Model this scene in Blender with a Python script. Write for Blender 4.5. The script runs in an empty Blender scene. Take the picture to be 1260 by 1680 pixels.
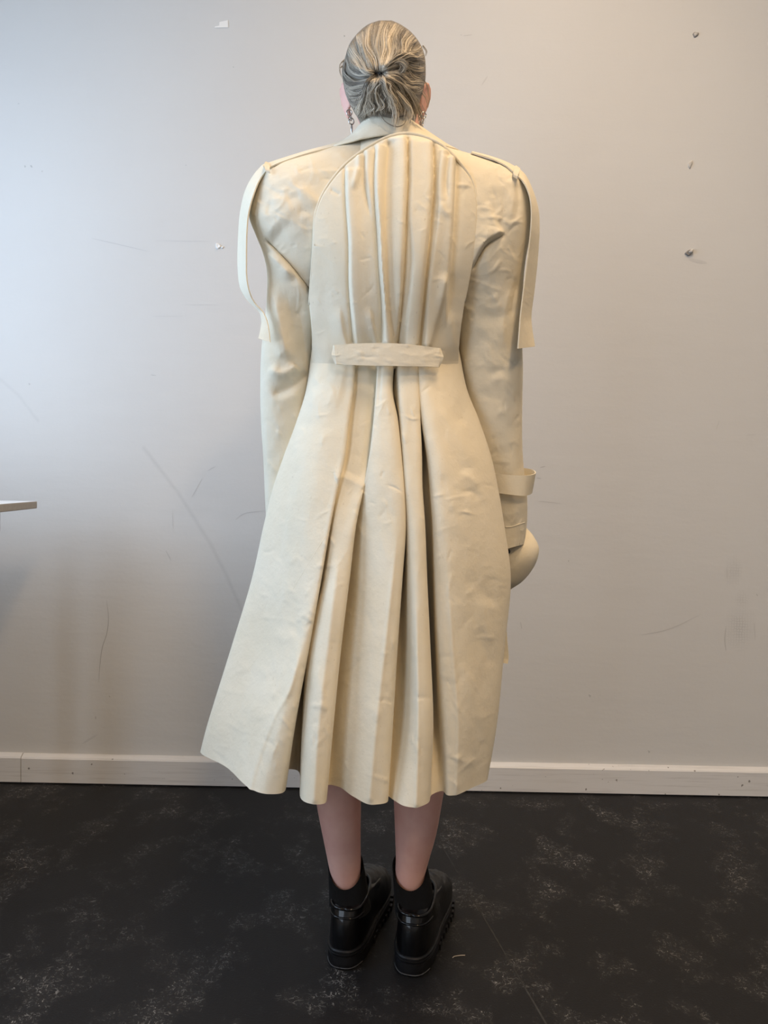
import bpy, bmesh, math, random
import numpy as np
from mathutils import Vector, Matrix
from mathutils.bvhtree import BVHTree

random.seed(7)
RNG = np.random.default_rng(7)
SC = bpy.context.scene
COL = SC.collection

# ------------------------------------------------------------------ camera
F_PX = 1262.0                       # focal length for a 1260 x 1680 frame
CAM_H = 0.875
PITCH = math.atan(43.0 / F_PX)      # looking slightly down
ROLL = math.radians(1.1)
Fv = np.array([0, math.cos(PITCH), -math.sin(PITCH)])
R0 = np.array([1.0, 0, 0]); U0 = np.array([0, math.sin(PITCH), math.cos(PITCH)])
Rv = R0 * math.cos(ROLL) + U0 * math.sin(ROLL)
Uv = U0 * math.cos(ROLL) - R0 * math.sin(ROLL)
Cv = np.array([0, 0, CAM_H])
cam_d = bpy.data.cameras.new('camera')
cam_d.sensor_fit = 'VERTICAL'; cam_d.sensor_height = 24.0
cam_d.lens = F_PX / 1680.0 * 24.0
cam_d.clip_start = 0.02
cam = bpy.data.objects.new('camera', cam_d); COL.objects.link(cam)
M4 = Matrix(((Rv[0], Uv[0], -Fv[0], Cv[0]), (Rv[1], Uv[1], -Fv[1], Cv[1]), (Rv[2], Uv[2], -Fv[2], Cv[2]), (0, 0, 0, 1)))
cam.matrix_world = M4
SC.camera = cam

# ------------------------------------------------------------------ world, daylight, exposure
SC.view_settings.view_transform = 'Standard'
SC.view_settings.look = 'None'
SC.view_settings.gamma = 1.0
SC.view_settings.use_curve_mapping = False
SC.view_settings.exposure = 0.12
SC.cycles.max_bounces = 6; SC.cycles.diffuse_bounces = 4; SC.cycles.glossy_bounces = 2; SC.cycles.adaptive_threshold = 0.025
w = bpy.data.worlds.new('sky'); SC.world = w; w.use_nodes = True
w.node_tree.nodes['Background'].inputs[0].default_value = (0.62, 0.78, 1.0, 1)
w.node_tree.nodes['Background'].inputs[1].default_value = 1.0

def area(name, loc, rot, sx, sy, power, color):
    l = bpy.data.lights.new(name, 'AREA'); l.shape = 'RECTANGLE'; l.size = sx; l.size_y = sy
    l.energy = power; l.color = color
    o = bpy.data.objects.new(name, l); COL.objects.link(o); o.location = loc; o.rotation_euler = rot
    return o
WALL_Y, LEFT_X, RIGHT_X, BACK_Y, CEIL_Z = 2.2, -1.55, 2.9, -3.2, 3.2
WIN = (0.45, 1.85, 0.90, 2.20)      # near window in the left wall: y0 y1 z0 z1
WIN2 = (-2.1, -0.2, 0.35, 2.05)     # second window further back
LAMPS = [(0.50, 0.85, 0.95), (0.75, -1.30, 1.55)]      # x, y, share of power
LAMP_W = 27.0
LAMP_COL = (1.0, 0.70, 0.40)
DAY_COL = (0.58, 0.76, 1.0)
for i, (wn, e) in enumerate(((WIN, 25.0), (WIN2, 27.0))):
    area('window_daylight', (LEFT_X - 0.035, (wn[0] + wn[1]) / 2, (wn[2] + wn[3]) / 2), (0, math.radians(-90), 0),
         wn[3] - wn[2] - 0.1, wn[1] - wn[0] - 0.1, e, DAY_COL if i == 0 else (0.74, 0.85, 1.0))

# ------------------------------------------------------------------ helpers
def P(px, py, Y):
    d = Fv + (px - 630.0) / F_PX * Rv + (840.0 - py) / F_PX * Uv
    return Cv + d * (Y / d[1])

def PA(a):                              # (...,3) array of (px, py, Y) to world
    a = np.asarray(a, float)
    d = Fv + ((a[..., 0:1] - 630.0) / F_PX) * Rv + ((840.0 - a[..., 1:2]) / F_PX) * Uv
    return Cv + d * (a[..., 2:3] / d[..., 1:2])

def proj(p):
    v = p - Cv
    a = v @ Fv
    return 630 + F_PX * (v @ Rv) / a, 840 - F_PX * (v @ Uv) / a

_perm = np.arange(256); np.random.default_rng(3).shuffle(_perm); _perm = np.concatenate([_perm, _perm, _perm])
_grad = np.random.default_rng(5).normal(size=(256, 3)); _grad /= np.linalg.norm(_grad, axis=1)[:, None]
def noise3(p):
    p = np.asarray(p, float); i = np.floor(p).astype(int); f = p - i; i &= 255
    u = f * f * f * (f * (f * 6 - 15) + 10); r = 0
    for dx in (0, 1):
        for dy in (0, 1):
            for dz in (0, 1):
                h = _perm[_perm[_perm[(i[..., 0] + dx) & 255] + ((i[..., 1] + dy) & 255)] + ((i[..., 2] + dz) & 255)]
                g = _grad[h]
                d = g[..., 0] * (f[..., 0] - dx) + g[..., 1] * (f[..., 1] - dy) + g[..., 2] * (f[..., 2] - dz)
                wt = (u[..., 0] if dx else 1 - u[..., 0]) * (u[..., 1] if dy else 1 - u[..., 1]) * (u[..., 2] if dz else 1 - u[..., 2])
                r = r + d * wt
    return r

def spline(a, k, axis, closed=False):
    """centripetal cubic through the points of a along axis, k steps per interval"""
    a = np.moveaxis(np.asarray(a, float), axis, 0)
    if closed:
        a = np.concatenate([a[-1:], a, a[:2]], 0)
    d = np.sqrt(np.linalg.norm(np.diff(a, axis=0), axis=-1) + 1e-6)     # interval lengths
    dm = d
    s = np.diff(a, axis=0) / dm[..., None]
    n = a.shape[0]
    m = np.empty_like(a)
    m[1:-1] = (s[:-1] * dm[1:, ..., None] + s[1:] * dm[:-1, ..., None]) / (dm[1:] + dm[:-1])[..., None]
    m[0] = s[0]; m[-1] = s[-1]
    rng = range(1, n - 2) if closed else range(n - 1)
    out = []
    for i in rng:
        h = dm[i][..., None]
        for j in range(k):
            t = j / k
            out.append((2*t**3 - 3*t**2 + 1) * a[i] + (t**3 - 2*t**2 + t) * h * m[i] + (-2*t**3 + 3*t**2) * a[i+1] + (t**3 - t**2) * h * m[i+1])
    if not closed:
        out.append(a[-1])
    return np.moveaxis(np.array(out), 0, axis)

def loft(rows, ku, kv, closed=False):
    g = spline(np.asarray(rows, float), ku, 1, closed)
    return spline(g, kv, 0)

def tag(o, label=None, cat=None, group=None, kind=None):
    if label: o['label'] = label
    if cat: o['category'] = cat
    if group: o['group'] = group
    if kind: o['kind'] = kind
    return o

def empty(name, loc=(0, 0, 0)):
    o = bpy.data.objects.new(name, None); COL.objects.link(o); o.location = loc; o.empty_display_size = 0.05
    return o

def link(name, me, mat, parent=None, smooth=True):
    o = bpy.data.objects.new(name, me); COL.objects.link(o)
    if mat: me.materials.append(mat)
    if smooth and len(me.polygons):
        me.polygons.foreach_set('use_smooth', [True] * len(me.polygons))
    if parent:
        o.parent = parent
        o.matrix_parent_inverse = Matrix.Translation(-parent.location)      # meshes sit at the origin, empties at a thing's base
    return o

def mesh(name, verts, faces, mat, parent=None, smooth=True):
    me = bpy.data.meshes.new(name)
    me.from_pydata([tuple(v) for v in np.asarray(verts, float).reshape(-1, 3)], [], faces)
    me.update()
    return link(name, me, mat, parent, smooth)

def grid_faces(R, C, closed=False, base=0):
    f = []
    cc = C if closed else C - 1
    for r in range(R - 1):
        for c in range(cc):
            c2 = (c + 1) % C
            f.append((base + r*C + c, base + r*C + c2, base + (r+1)*C + c2, base + (r+1)*C + c))
    return f

def grid(name, g, mat, parent=None, closed=False, thick=0.0, cap=False, off=0.0):
    R, C = g.shape[:2]
    f = grid_faces(R, C, closed)
    if cap:
        f.append(tuple(range(C))[::-1]); f.append(tuple((R-1)*C + c for c in range(C)))
    o = mesh(name, g, f, mat, parent)
    if thick:
        m = o.modifiers.new('thickness', 'SOLIDIFY'); m.thickness = thick; m.offset = off; m.use_even_offset = False
        es = o.modifiers.new('crisp_edges', 'EDGE_SPLIT'); es.split_angle = math.radians(62)
    return o

def fix_normals(o):
    bm = bmesh.new(); bm.from_mesh(o.data); bmesh.ops.recalc_face_normals(bm, faces=bm.faces); bm.to_mesh(o.data); bm.free()

def box(name, lo, hi, mat, parent=None, bevel=0.0, seg=2):
    bm = bmesh.new(); bmesh.ops.create_cube(bm, size=1)
    for v in bm.verts:
        v.co = Vector([(lo[i] + hi[i]) / 2 + v.co[i] * (hi[i] - lo[i]) for i in range(3)])
    if bevel:
        bmesh.ops.bevel(bm, geom=bm.edges[:], offset=bevel, segments=seg, affect='EDGES', profile=0.6)
    me = bpy.data.meshes.new(name); bm.to_mesh(me); bm.free()
    return link(name, me, mat, parent, smooth=False)

def multibox(name, boxes, mat, parent=None):
    bm = bmesh.new()
    for lo, hi in boxes:
        r = bmesh.ops.create_cube(bm, size=1)
        for v in r['verts']:
            v.co = Vector([(lo[i] + hi[i]) / 2 + v.co[i] * (hi[i] - lo[i]) for i in range(3)])
    me = bpy.data.meshes.new(name); bm.to_mesh(me); bm.free()
    return link(name, me, mat, parent, smooth=False)

def tube_geo(pts, rad, n=8):
    """rings round a polyline; rad scalar or list. Returns verts, faces with end caps"""
    pts = np.asarray(pts, float); m = len(pts)
    rad = np.broadcast_to(np.asarray(rad, float), (m,))
    t = np.gradient(pts, axis=0); t /= np.linalg.norm(t, axis=1)[:, None] + 1e-12
    ref = np.array([0.0, 0, 1.0]) if abs(t[0][2]) < 0.9 else np.array([1.0, 0, 0])
    a = np.cross(t[0], ref); a /= np.linalg.norm(a)
    V = []
    for i in range(m):
        a = a - t[i] * (a @ t[i]); a /= np.linalg.norm(a) + 1e-12
        b = np.cross(t[i], a)
        for k in range(n):
            th = 2 * math.pi * k / n
            V.append(pts[i] + rad[i] * (math.cos(th) * a + math.sin(th) * b))
    F = grid_faces(m, n, True)
    F.append(tuple(range(n))[::-1]); F.append(tuple((m-1)*n + c for c in range(n)))
    return V, F

def tube(name, pts, rad, mat, parent=None, n=8):
    V, F = tube_geo(pts, rad, n)
    return mesh(name, V, F, mat, parent)

def torus_pts(c, ax1, ax2, R1, R2=None, n=20):
    R2 = R2 or R1
    return [np.asarray(c) + R1*math.cos(2*math.pi*i/n)*np.asarray(ax1, float) + R2*math.sin(2*math.pi*i/n)*np.asarray(ax2, float) for i in range(n + 1)]

def bvh(*objs):
    V, F, b = [], [], 0
    for o in objs:
        V += [v.co.copy() for v in o.data.vertices]; F += [tuple(b + i for i in p.vertices) for p in o.data.polygons]; b = len(V)
    return BVHTree.FromPolygons(V, F)

def hit(tree, px, py, off=0.0):
    d = Fv + (px - 630.0) / F_PX * Rv + (840.0 - py) / F_PX * Uv
    d = d / np.linalg.norm(d)
    h = tree.ray_cast(Vector(Cv), Vector(d))
    if h[0] is None: return None
    return np.array(h[0]) - d * off

# fold strokes: soft ridges and creases pressed into cloth, laid along lines measured on the garment
def folds(V, strokes, facing=None, p=1.4):
    shp = V.shape; V = V.reshape(-1, 3).copy()
    px, py = proj(V); disp = np.zeros(len(V))
    for st in strokes:
        line, wl, wr, amp = st[:4]
        t0, t1 = (st[4], st[5]) if len(st) > 5 else (0.25, 0.25)
        L = np.asarray(line, float)
        if len(L) > 2: L = spline(L, 5, 0)
        seg = np.diff(L, axis=0); ln = np.hypot(seg[:, 0], seg[:, 1]); cum = np.concatenate([[0], np.cumsum(ln)])
        pad = 3 * max(wl, wr)
        sel = np.where((px > L[:, 0].min() - pad) & (px < L[:, 0].max() + pad) & (py > L[:, 1].min() - pad) & (py < L[:, 1].max() + pad))[0]
        if not len(sel): continue
        qx, qy = px[sel], py[sel]
        best = np.full(len(sel), 1e9); sd = np.zeros(len(sel)); tt = np.zeros(len(sel))
        for i in range(len(seg)):
            if ln[i] < 1e-6: continue
            rx, ry = qx - L[i, 0], qy - L[i, 1]
            t = np.clip((rx * seg[i, 0] + ry * seg[i, 1]) / ln[i]**2, 0, 1)
            ex, ey = rx - t * seg[i, 0], ry - t * seg[i, 1]
            dd = np.hypot(ex, ey); cr = seg[i, 0] * ry - seg[i, 1] * rx       # <0 : left of a downward line is positive x side
            up = dd < best
            best = np.where(up, dd, best); sd = np.where(up, np.sign(cr) * dd, sd); tt = np.where(up, (cum[i] + t * ln[i]) / cum[-1], tt)
        # for a line drawn top to bottom: sd > 0 is its left-hand (smaller px) side
        wd = np.where(sd > 0, wl, wr)
        f = np.exp(-(best / wd)**p)
        e = np.ones(len(sel))
        if t0: x = np.clip(tt / t0, 0, 1); e *= x*x*(3 - 2*x)
        if t1: x = np.clip((1 - tt) / t1, 0, 1); e *= x*x*(3 - 2*x)
        disp[sel] += amp * f * e
    if facing is not None:
        disp *= facing.reshape(-1)
    V[:, 1] -= disp
    return V.reshape(shp)

def creases(n, x0, y0, x1, y1, seed, amp=0.0011, lmin=14, lmax=60, mean=1.1, spread=0.7):
    """thin pressed creases scattered over a stretch of cloth"""
    r = np.random.default_rng(seed); out = []
    for _ in range(n):
        cx, cy = r.uniform(x0, x1), r.uniform(y0, y1); L = r.uniform(lmin, lmax) * r.uniform(0.5, 1)
        a = r.choice([-1, 1]) * r.normal(mean, spread); dx, dy = math.cos(a)*L/2, math.sin(a)*L/2; b = r.normal(0, L*0.08)
        out.append(([(cx - dx, cy - dy), (cx - dy/L*b*2, cy + dx/L*b*2), (cx + dx, cy + dy)], r.uniform(1.6, 3.4), r.uniform(1.6, 3.4), amp * r.choice([-1, 1, 1]) * r.uniform(0.4, 1.3), 0.4, 0.4))
    return out

def crumple(V, amp, scale, seed=0.0, stretch=(1, 1, 1), facing=None):
    p = V * scale * np.asarray(stretch) + seed
    a = np.abs(noise3(p)) + 0.5 * np.abs(noise3(p * 2.1 + 7.3)) + 0.25 * np.abs(noise3(p * 4.3 + 2.1))
    d = amp * (0.45 - a)
    if facing is not None: d = d * facing
    V = V.copy(); V[..., 1] -= d
    return V

# ------------------------------------------------------------------ materials
def srgb(r, g, b):
    f = lambda c: (c/255/12.92) if c/255 <= 0.04045 else ((c/255 + 0.055)/1.055)**2.4
    return (f(r), f(g), f(b), 1)

class NT:
    def __init__(s, name):
        s.m = bpy.data.materials.new(name); s.m.use_nodes = True; s.t = s.m.node_tree
        s.b = s.t.nodes['Principled BSDF']; s.out = s.t.nodes['Material Output']
    def n(s, typ, **kw):
        x = s.t.nodes.new(typ)
        for k, v in kw.items():
            if k in x.inputs: x.inputs[k].default_value = v
            else: setattr(x, k, v)
        return x
    def l(s, a, b): s.t.links.new(a, b)
    def math(s, op, a, b=None, clamp=False):
        x = s.t.nodes.new('ShaderNodeMath'); x.operation = op; x.use_clamp = clamp
        for i, v in enumerate((a, b)):
            if v is None: continue
            if isinstance(v, (int, float)): x.inputs[i].default_value = v
            else: s.l(v, x.inputs[i])
        return x.outputs[0]
    def ramp(s, fac, stops):
        x = s.t.nodes.new('ShaderNodeValToRGB'); s.l(fac, x.inputs[0])
        e = x.color_ramp.elements
        while len(e) < len(stops): e.new(0.5)
        for i, (p, c) in enumerate(stops):
            e[i].position = p; e[i].color = c if not isinstance(c, (int, float)) else (c, c, c, 1)
        return x.outputs[0]
    def mix(s, fac, a, b, blend='MIX'):
        x = s.t.nodes.new('ShaderNodeMix'); x.data_type = 'RGBA'; x.blend_type = blend
        for i, v in ((0, fac), (6, a), (7, b)):
            if isinstance(v, (int, float)): x.inputs[i].default_value = v
            elif isinstance(v, tuple): x.inputs[i].default_value = v
            else: s.l(v, x.inputs[i])
        return x.outputs[2]
    def coord(s, scale=(1, 1, 1), rot=(0, 0, 0)):
        tc = s.t.nodes.new('ShaderNodeTexCoord'); mp = s.t.nodes.new('ShaderNodeMapping')
        mp.inputs['Scale'].default_value = scale; mp.inputs['Rotation'].default_value = rot
        s.l(tc.outputs['Object'], mp.inputs[0]); return mp.outputs[0]
    def noise(s, vec, scale, detail=3, rough=0.5, dist=0.0):
        x = s.n('ShaderNodeTexNoise'); x.inputs['Scale'].default_value = scale; x.inputs['Detail'].default_value = detail
        x.inputs['Roughness'].default_value = rough; x.inputs['Distortion'].default_value = dist
        s.l(vec, x.inputs['Vector']); return x.outputs['Fac']
    def bump(s, h, strength, dist=0.001, normal=None):
        x = s.n('ShaderNodeBump'); x.inputs['Strength'].default_value = strength; x.inputs['Distance'].default_value = dist
        s.l(h, x.inputs['Height'])
        if normal is not None: s.l(normal, x.inputs['Normal'])
        return x.outputs[0]

def plain(name, col, rough=0.6, metal=0.0, spec=0.5, coat=0.0, noise_amt=0.06, nscale=40):
    s = NT(name); v = s.coord(); f = s.noise(v, nscale, 3)
    s.l(s.mix(s.math('MULTIPLY', f, noise_amt), col, tuple(c*0.6 for c in col[:3]) + (1,)), s.b.inputs['Base Color'])
    s.b.inputs['Roughness'].default_value = rough; s.b.inputs['Metallic'].default_value = metal
    s.b.inputs['Specular IOR Level'].default_value = spec; s.b.inputs['Coat Weight'].default_value = coat
    s.b.inputs['Coat Roughness'].default_value = 0.05
    return s.m

def cloth_mat(name, col):
    s = NT(name); v = s.coord()
    weave1 = s.n('ShaderNodeTexNoise'); weave1.inputs['Scale'].default_value = 1.0; weave1.inputs['Detail'].default_value = 2
    s.l(s.coord((1500, 1500, 180)), weave1.inputs['Vector'])
    weave2 = s.n('ShaderNodeTexNoise'); weave2.inputs['Scale'].default_value = 1.0; weave2.inputs['Detail'].default_value = 2
    s.l(s.coord((180, 180, 1500)), weave2.inputs['Vector'])
    wv = s.math('ADD', weave1.outputs['Fac'], weave2.outputs['Fac'])
    blot = s.noise(v, 9, 4, 0.6)
    fleck = s.ramp(s.noise(s.coord((1, 1, 0.4)), 260, 2), [(0.0, 1.0), (0.24, 1.0), (0.29, 0.0), (1.0, 0.0)])
    c = s.mix(s.ramp(blot, [(0.35, 0.0), (0.7, 1.0)]), col, tuple(x*k for x, k in zip(col[:3], (0.94, 0.925, 0.89))) + (1,))
    c = s.mix(s.math('MULTIPLY', wv, 0.07), c, tuple(x*0.55 for x in col[:3]) + (1,))
    c = s.mix(s.math('MULTIPLY', fleck, 0.22), c, (0.36, 0.27, 0.16, 1))
    s.l(c, s.b.inputs['Base Color'])
    rid = s.n('ShaderNodeTexNoise'); rid.noise_type = 'RIDGED_MULTIFRACTAL'; rid.inputs['Scale'].default_value = 11; rid.inputs['Detail'].default_value = 2; rid.inputs['Roughness'].default_value = 0.45
    s.l(s.coord((1, 1, 0.6), (0.4, 0.6, 0.2)), rid.inputs['Vector'])
    n2 = s.bump(rid.outputs['Fac'], 0.22, 0.0020)
    n2 = s.bump(s.noise(v, 60, 2, 0.65), 0.5, 0.0016, n2)
    n3 = s.bump(wv, 0.5, 0.0003, n2)
    s.l(n3, s.b.inputs['Normal'])
    s.b.inputs['Roughness'].default_value = 0.88; s.b.inputs['Specular IOR Level'].default_value = 0.25
    s.b.inputs['Sheen Weight'].default_value = 0.12; s.b.inputs['Sheen Roughness'].default_value = 0.5
    tr = s.n('ShaderNodeBsdfTranslucent'); s.l(c, tr.inputs['Color']); s.l(n3, tr.inputs['Normal'])
    mx = s.n('ShaderNodeMixShader'); mx.inputs[0].default_value = 0.10
    s.l(s.b.outputs[0], mx.inputs[1]); s.l(tr.outputs[0], mx.inputs[2]); s.l(mx.outputs[0], s.out.inputs[0])
    return s.m

CLOTH = cloth_mat('cream_cotton', (0.875, 0.810, 0.665, 1))
STITCH = plain('grey_thread', (0.13, 0.12, 0.11, 1), 0.8)
SILVER = plain('silver', (0.62, 0.60, 0.57, 1), 0.22, 1.0, noise_amt=0.2)
BLACK_METAL = plain('black_pin', (0.012, 0.012, 0.014, 1), 0.35)
BUTTON = plain('black_button', (0.01, 0.01, 0.01, 1), 0.4)

def skin_mat():
    s = NT('skin'); v = s.coord()
    f = s.noise(v, 18, 4, 0.6)
    s.l(s.mix(s.ramp(f, [(0.3, 0.0), (0.75, 1.0)]), (0.74, 0.45, 0.38, 1), (0.64, 0.34, 0.29, 1)), s.b.inputs['Base Color'])
    s.b.inputs['Roughness'].default_value = 0.55
    s.l(s.bump(s.noise(v, 260, 2), 0.15, 0.0006), s.b.inputs['Normal'])
    return s.m
SKIN = skin_mat()

def hair_mat():
    s = NT('hair_ash_blonde')
    at = s.n('ShaderNodeAttribute', attribute_name='tint')
    c = s.ramp(at.outputs['Fac'], [(0.0, srgb(84, 76, 66)), (0.35, srgb(132, 124, 111)), (0.7, srgb(172, 163, 148)), (1.0, srgb(226, 214, 194))])
    s.l(c, s.b.inputs['Base Color'])
    s.b.inputs['Roughness'].default_value = 0.42; s.b.inputs['Specular IOR Level'].default_value = 0.45
    v = s.coord((1, 1, 0.25))
    s.l(s.bump(s.noise(v, 900, 2), 0.5, 0.0008), s.b.inputs['Normal'])
    return s.m
HAIR = hair_mat()

def patent_mat():
    s = NT('black_patent_leather'); v = s.coord()
    s.b.inputs['Base Color'].default_value = (0.0025, 0.0025, 0.003, 1)
    s.b.inputs['Specular IOR Level'].default_value = 0.15; s.b.inputs['Roughness'].default_value = 0.35; s.b.inputs['Coat Weight'].default_value = 0.5; s.b.inputs['Coat Roughness'].default_value = 0.06
    s.l(s.bump(s.noise(v, 28, 3), 0.10, 0.004), s.b.inputs['Normal'])
    return s.m
PATENT = patent_mat()
def matte_mat(name, col, rough, bsc=600, bst=0.4):
    s = NT(name); v = s.coord()
    f = s.noise(v, 60, 4)
    s.l(s.mix(s.ramp(f, [(0.45, 0.0), (0.8, 1.0)]), col, tuple(c*1.6 + 0.001 for c in col[:3]) + (1,)), s.b.inputs['Base Color'])
    s.b.inputs['Roughness'].default_value = rough; s.b.inputs['Specular IOR Level'].default_value = 0.3
    s.l(s.bump(s.noise(v, bsc, 2), bst, 0.0008), s.b.inputs['Normal'])
    return s.m
SOCK = matte_mat('black_knit', (0.0016, 0.0016, 0.0018, 1), 1.0)
RUBBER = matte_mat('black_rubber', (0.005, 0.005, 0.006, 1), 0.5, 200, 0.2)
WORN = matte_mat('worn_rubber_edge', (0.055, 0.055, 0.058, 1), 0.7)
LEATHER = matte_mat('soft_black_leather', (0.008, 0.008, 0.0085, 1), 0.42, 90, 0.35)

def wall_mat():
    s = NT('painted_wall')
    v = s.coord()
    big = s.noise(v, 1.6, 4, 0.6)
    c = s.mix(s.ramp(big, [(0.35, 0.0), (0.7, 1.0)]), (0.645, 0.640, 0.625, 1), (0.625, 0.618, 0.602, 1))
    sep = s.n('ShaderNodeSeparateXYZ'); s.l(v, sep.inputs[0])
    X, Z = sep.outputs[0], sep.outputs[2]
    wob = s.noise(v, 22, 2)
    total = None
    def seg(ax, az, bx, bz, wd, st):
        nonlocal total
        dx, dz = bx - ax, bz - az; L2 = dx*dx + dz*dz
        rx = s.math('SUBTRACT', X, ax); rz = s.math('SUBTRACT', Z, az)
        t = s.math('DIVIDE', s.math('ADD', s.math('MULTIPLY', rx, dx), s.math('MULTIPLY', rz, dz)), L2, clamp=True)
        ex = s.math('SUBTRACT', rx, s.math('MULTIPLY', t, dx)); ez = s.math('SUBTRACT', rz, s.math('MULTIPLY', t, dz))
        d = s.math('SQRT', s.math('ADD', s.math('MULTIPLY', ex, ex), s.math('MULTIPLY', ez, ez)))
        d = s.math('ADD', d, s.math('MULTIPLY', s.math('SUBTRACT', wob, 0.5), wd * 0.5))
        m = s.math('MULTIPLY', s.math('SUBTRACT', 1.0, s.math('DIVIDE', d, wd), clamp=True), st)
        total = m if total is None else s.math('MAXIMUM', total, m)
    for pts, wd, st in BROAD:
        W = [P(a, b, WALL_Y) for a, b in pts]
        for a, b in zip(W[:-1], W[1:]):
            seg(a[0], a[2], b[0], b[2], wd, st)
    # shoe-sole prints: honeycomb dirt inside two soft ovals
    vo = s.n('ShaderNodeTexVoronoi'); vo.feature = 'DISTANCE_TO_EDGE'; vo.inputs['Scale'].default_value = 130; vo.inputs['Randomness'].default_value = 0.35
    s.l(v, vo.inputs['Vector'])
    hc = s.ramp(vo.outputs['Distance'], [(0.0, 1.0), (0.12, 0.0), (1, 0)])
    patch = s.ramp(s.noise(v, 26, 3), [(0.42, 0.0), (0.62, 1.0)])
    for cx, cy, rx_, rz_, st in ((1203, 938, 0.024, 0.040, 0.34), (1215, 1030, 0.042, 0.060, 0.30), (1218, 985, 0.022, 0.026, 0.18), (985, 1140, 0.05, 0.02, 0.1)):
        w0 = P(cx, cy, WALL_Y)
        a = s.math('DIVIDE', s.math('SUBTRACT', X, w0[0]), rx_); b = s.math('DIVIDE', s.math('SUBTRACT', Z, w0[2]), rz_)
        d = s.math('SQRT', s.math('ADD', s.math('MULTIPLY', a, a), s.math('MULTIPLY', b, b)))
        m = s.math('MULTIPLY', s.math('SUBTRACT', 1.25, d, clamp=True), st)
        m = s.math('MULTIPLY', m, s.math('ADD', s.math('MULTIPLY', hc, s.math('ADD', s.math('MULTIPLY', patch, 0.7), 0.3)), 0.14))
        total = s.math('MAXIMUM', total, m)
    c = s.mix(total, c, (0.10, 0.10, 0.11, 1))
    s.l(c, s.b.inputs['Base Color'])
    s.b.inputs['Roughness'].default_value = 0.55; s.b.inputs['Specular IOR Level'].default_value = 0.22
    n1 = s.bump(s.noise(v, 90, 4, 0.6), 0.22, 0.0012)
    n2 = s.bump(s.noise(s.coord((1, 1, 3.5)), 7, 3), 0.16, 0.006, n1)
    s.l(n2, s.b.inputs['Normal'])
    return s.m
BROAD = [([(236, 735), (292, 808), (345, 892), (372, 945), (396, 1000)], 0.0085, 0.10), ([(0, 622), (30, 648), (62, 690)], 0.007, 0.06)]
SCUFFS = [
    ([(175, 985), (178, 1016), (175, 1040), (168, 1062), (164, 1090), (162, 1120)], 0.0019, 0.50),
    ([(341, 772), (354, 765)], 0.002, 0.20), ([(315, 815), (332, 785)], 0.002, 0.16), ([(272, 903), (281, 920)], 0.003, 0.25),
    ([(386, 853), (400, 843), (436, 838)], 0.0022, 0.18), ([(283, 840), (284, 868)], 0.002, 0.12),
    ([(150, 391), (190, 400), (245, 413)], 0.0018, 0.16), ([(255, 395), (345, 396)], 0.0018, 0.14),
    ([(41, 273), (43, 275)], 0.004, 0.35), ([(50, 271), (53, 275)], 0.004, 0.40), ([(29, 170), (32, 170)], 0.003, 0.25), ([(69, 281), (71, 282)], 0.003, 0.2),
    ([(247, 615), (256, 616)], 0.002, 0.3), ([(48, 630), (50, 628)], 0.004, 0.2),
    ([(250, 519), (300, 519)], 0.0015, 0.14), ([(300, 500), (360, 500)], 0.0015, 0.14),
    ([(337, 1205), (337, 1208)], 0.004, 0.5), ([(157, 1175), (157, 1180)], 0.004, 0.3), ([(180, 1142), (183, 1142)], 0.004, 0.25),
    ([(135, 1220), (160, 1205)], 0.006, 0.10),
    ([(565, 59), (566, 58)], 0.003, 0.5), ([(383, 110), (384, 110)], 0.002, 0.5), ([(305, 271), (306, 271)], 0.002, 0.3),
    ([(760, 59), (775, 57)], 0.002, 0.16), ([(755, 57), (758, 58)], 0.002, 0.2),
    ([(886, 767), (895, 765)], 0.0018, 0.4), ([(880, 784), (888, 785)], 0.0018, 0.4), ([(882, 822), (920, 826)], 0.0016, 0.22),
    ([(854, 1020), (856, 1032)], 0.002, 0.3), ([(933, 920), (935, 921)], 0.003, 0.35), ([(1050, 1042), (1095, 1033), (1150, 1008)], 0.0018, 0.16),
    ([(1065, 1233), (1068, 1235)], 0.005, 0.35), ([(968, 1141), (972, 1140)], 0.006, 0.2),
    ([(1191, 1028), (1189, 1050), (1191, 1068)], 0.0022, 0.42), ([(1192, 930), (1193, 950)], 0.002, 0.22), ([(1237, 1020), (1239, 1050)], 0.002, 0.18),
    ([(1241, 974), (1243, 978)], 0.003, 0.3), ([(1129, 425), (1160, 432)], 0.010, 0.05), ([(1225, 714), (1240, 713)], 0.002, 0.15), ([(1175, 705), (1180, 690)], 0.002, 0.14),
    ([(800, 125), (790, 140)], 0.004, 0.06),
]
WALL = wall_mat()
WALLP = plain('plain_white_paint', (0.60, 0.59, 0.57, 1), 0.6, noise_amt=0.05, nscale=3)
CEILM = plain('ceiling_paint', (0.78, 0.77, 0.75, 1), 0.8, noise_amt=0.04, nscale=3)

def trim_mat():
    s = NT('baseboard_paint'); v = s.coord()
    st = s.noise(s.coord((0.8, 1, 26)), 8, 4, 0.6)
    c = s.mix(s.ramp(st, [(0.52, 0.0), (0.72, 0.35)]), (0.70, 0.69, 0.68, 1), (0.40, 0.38, 0.36, 1))
    dots = s.ramp(s.noise(v, 75, 1), [(0.0, 0.0), (0.755, 0.0), (0.79, 1.0)])
    c = s.mix(s.math('MULTIPLY', dots, 0.75), c, (0.10, 0.085, 0.07, 1))
    s.l(c, s.b.inputs['Base Color']); s.b.inputs['Roughness'].default_value = 0.42
    s.l(s.bump(s.noise(s.coord((0.6, 1, 14)), 30, 3), 0.2, 0.001), s.b.inputs['Normal'])
    return s.m
TRIM = trim_mat()

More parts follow.
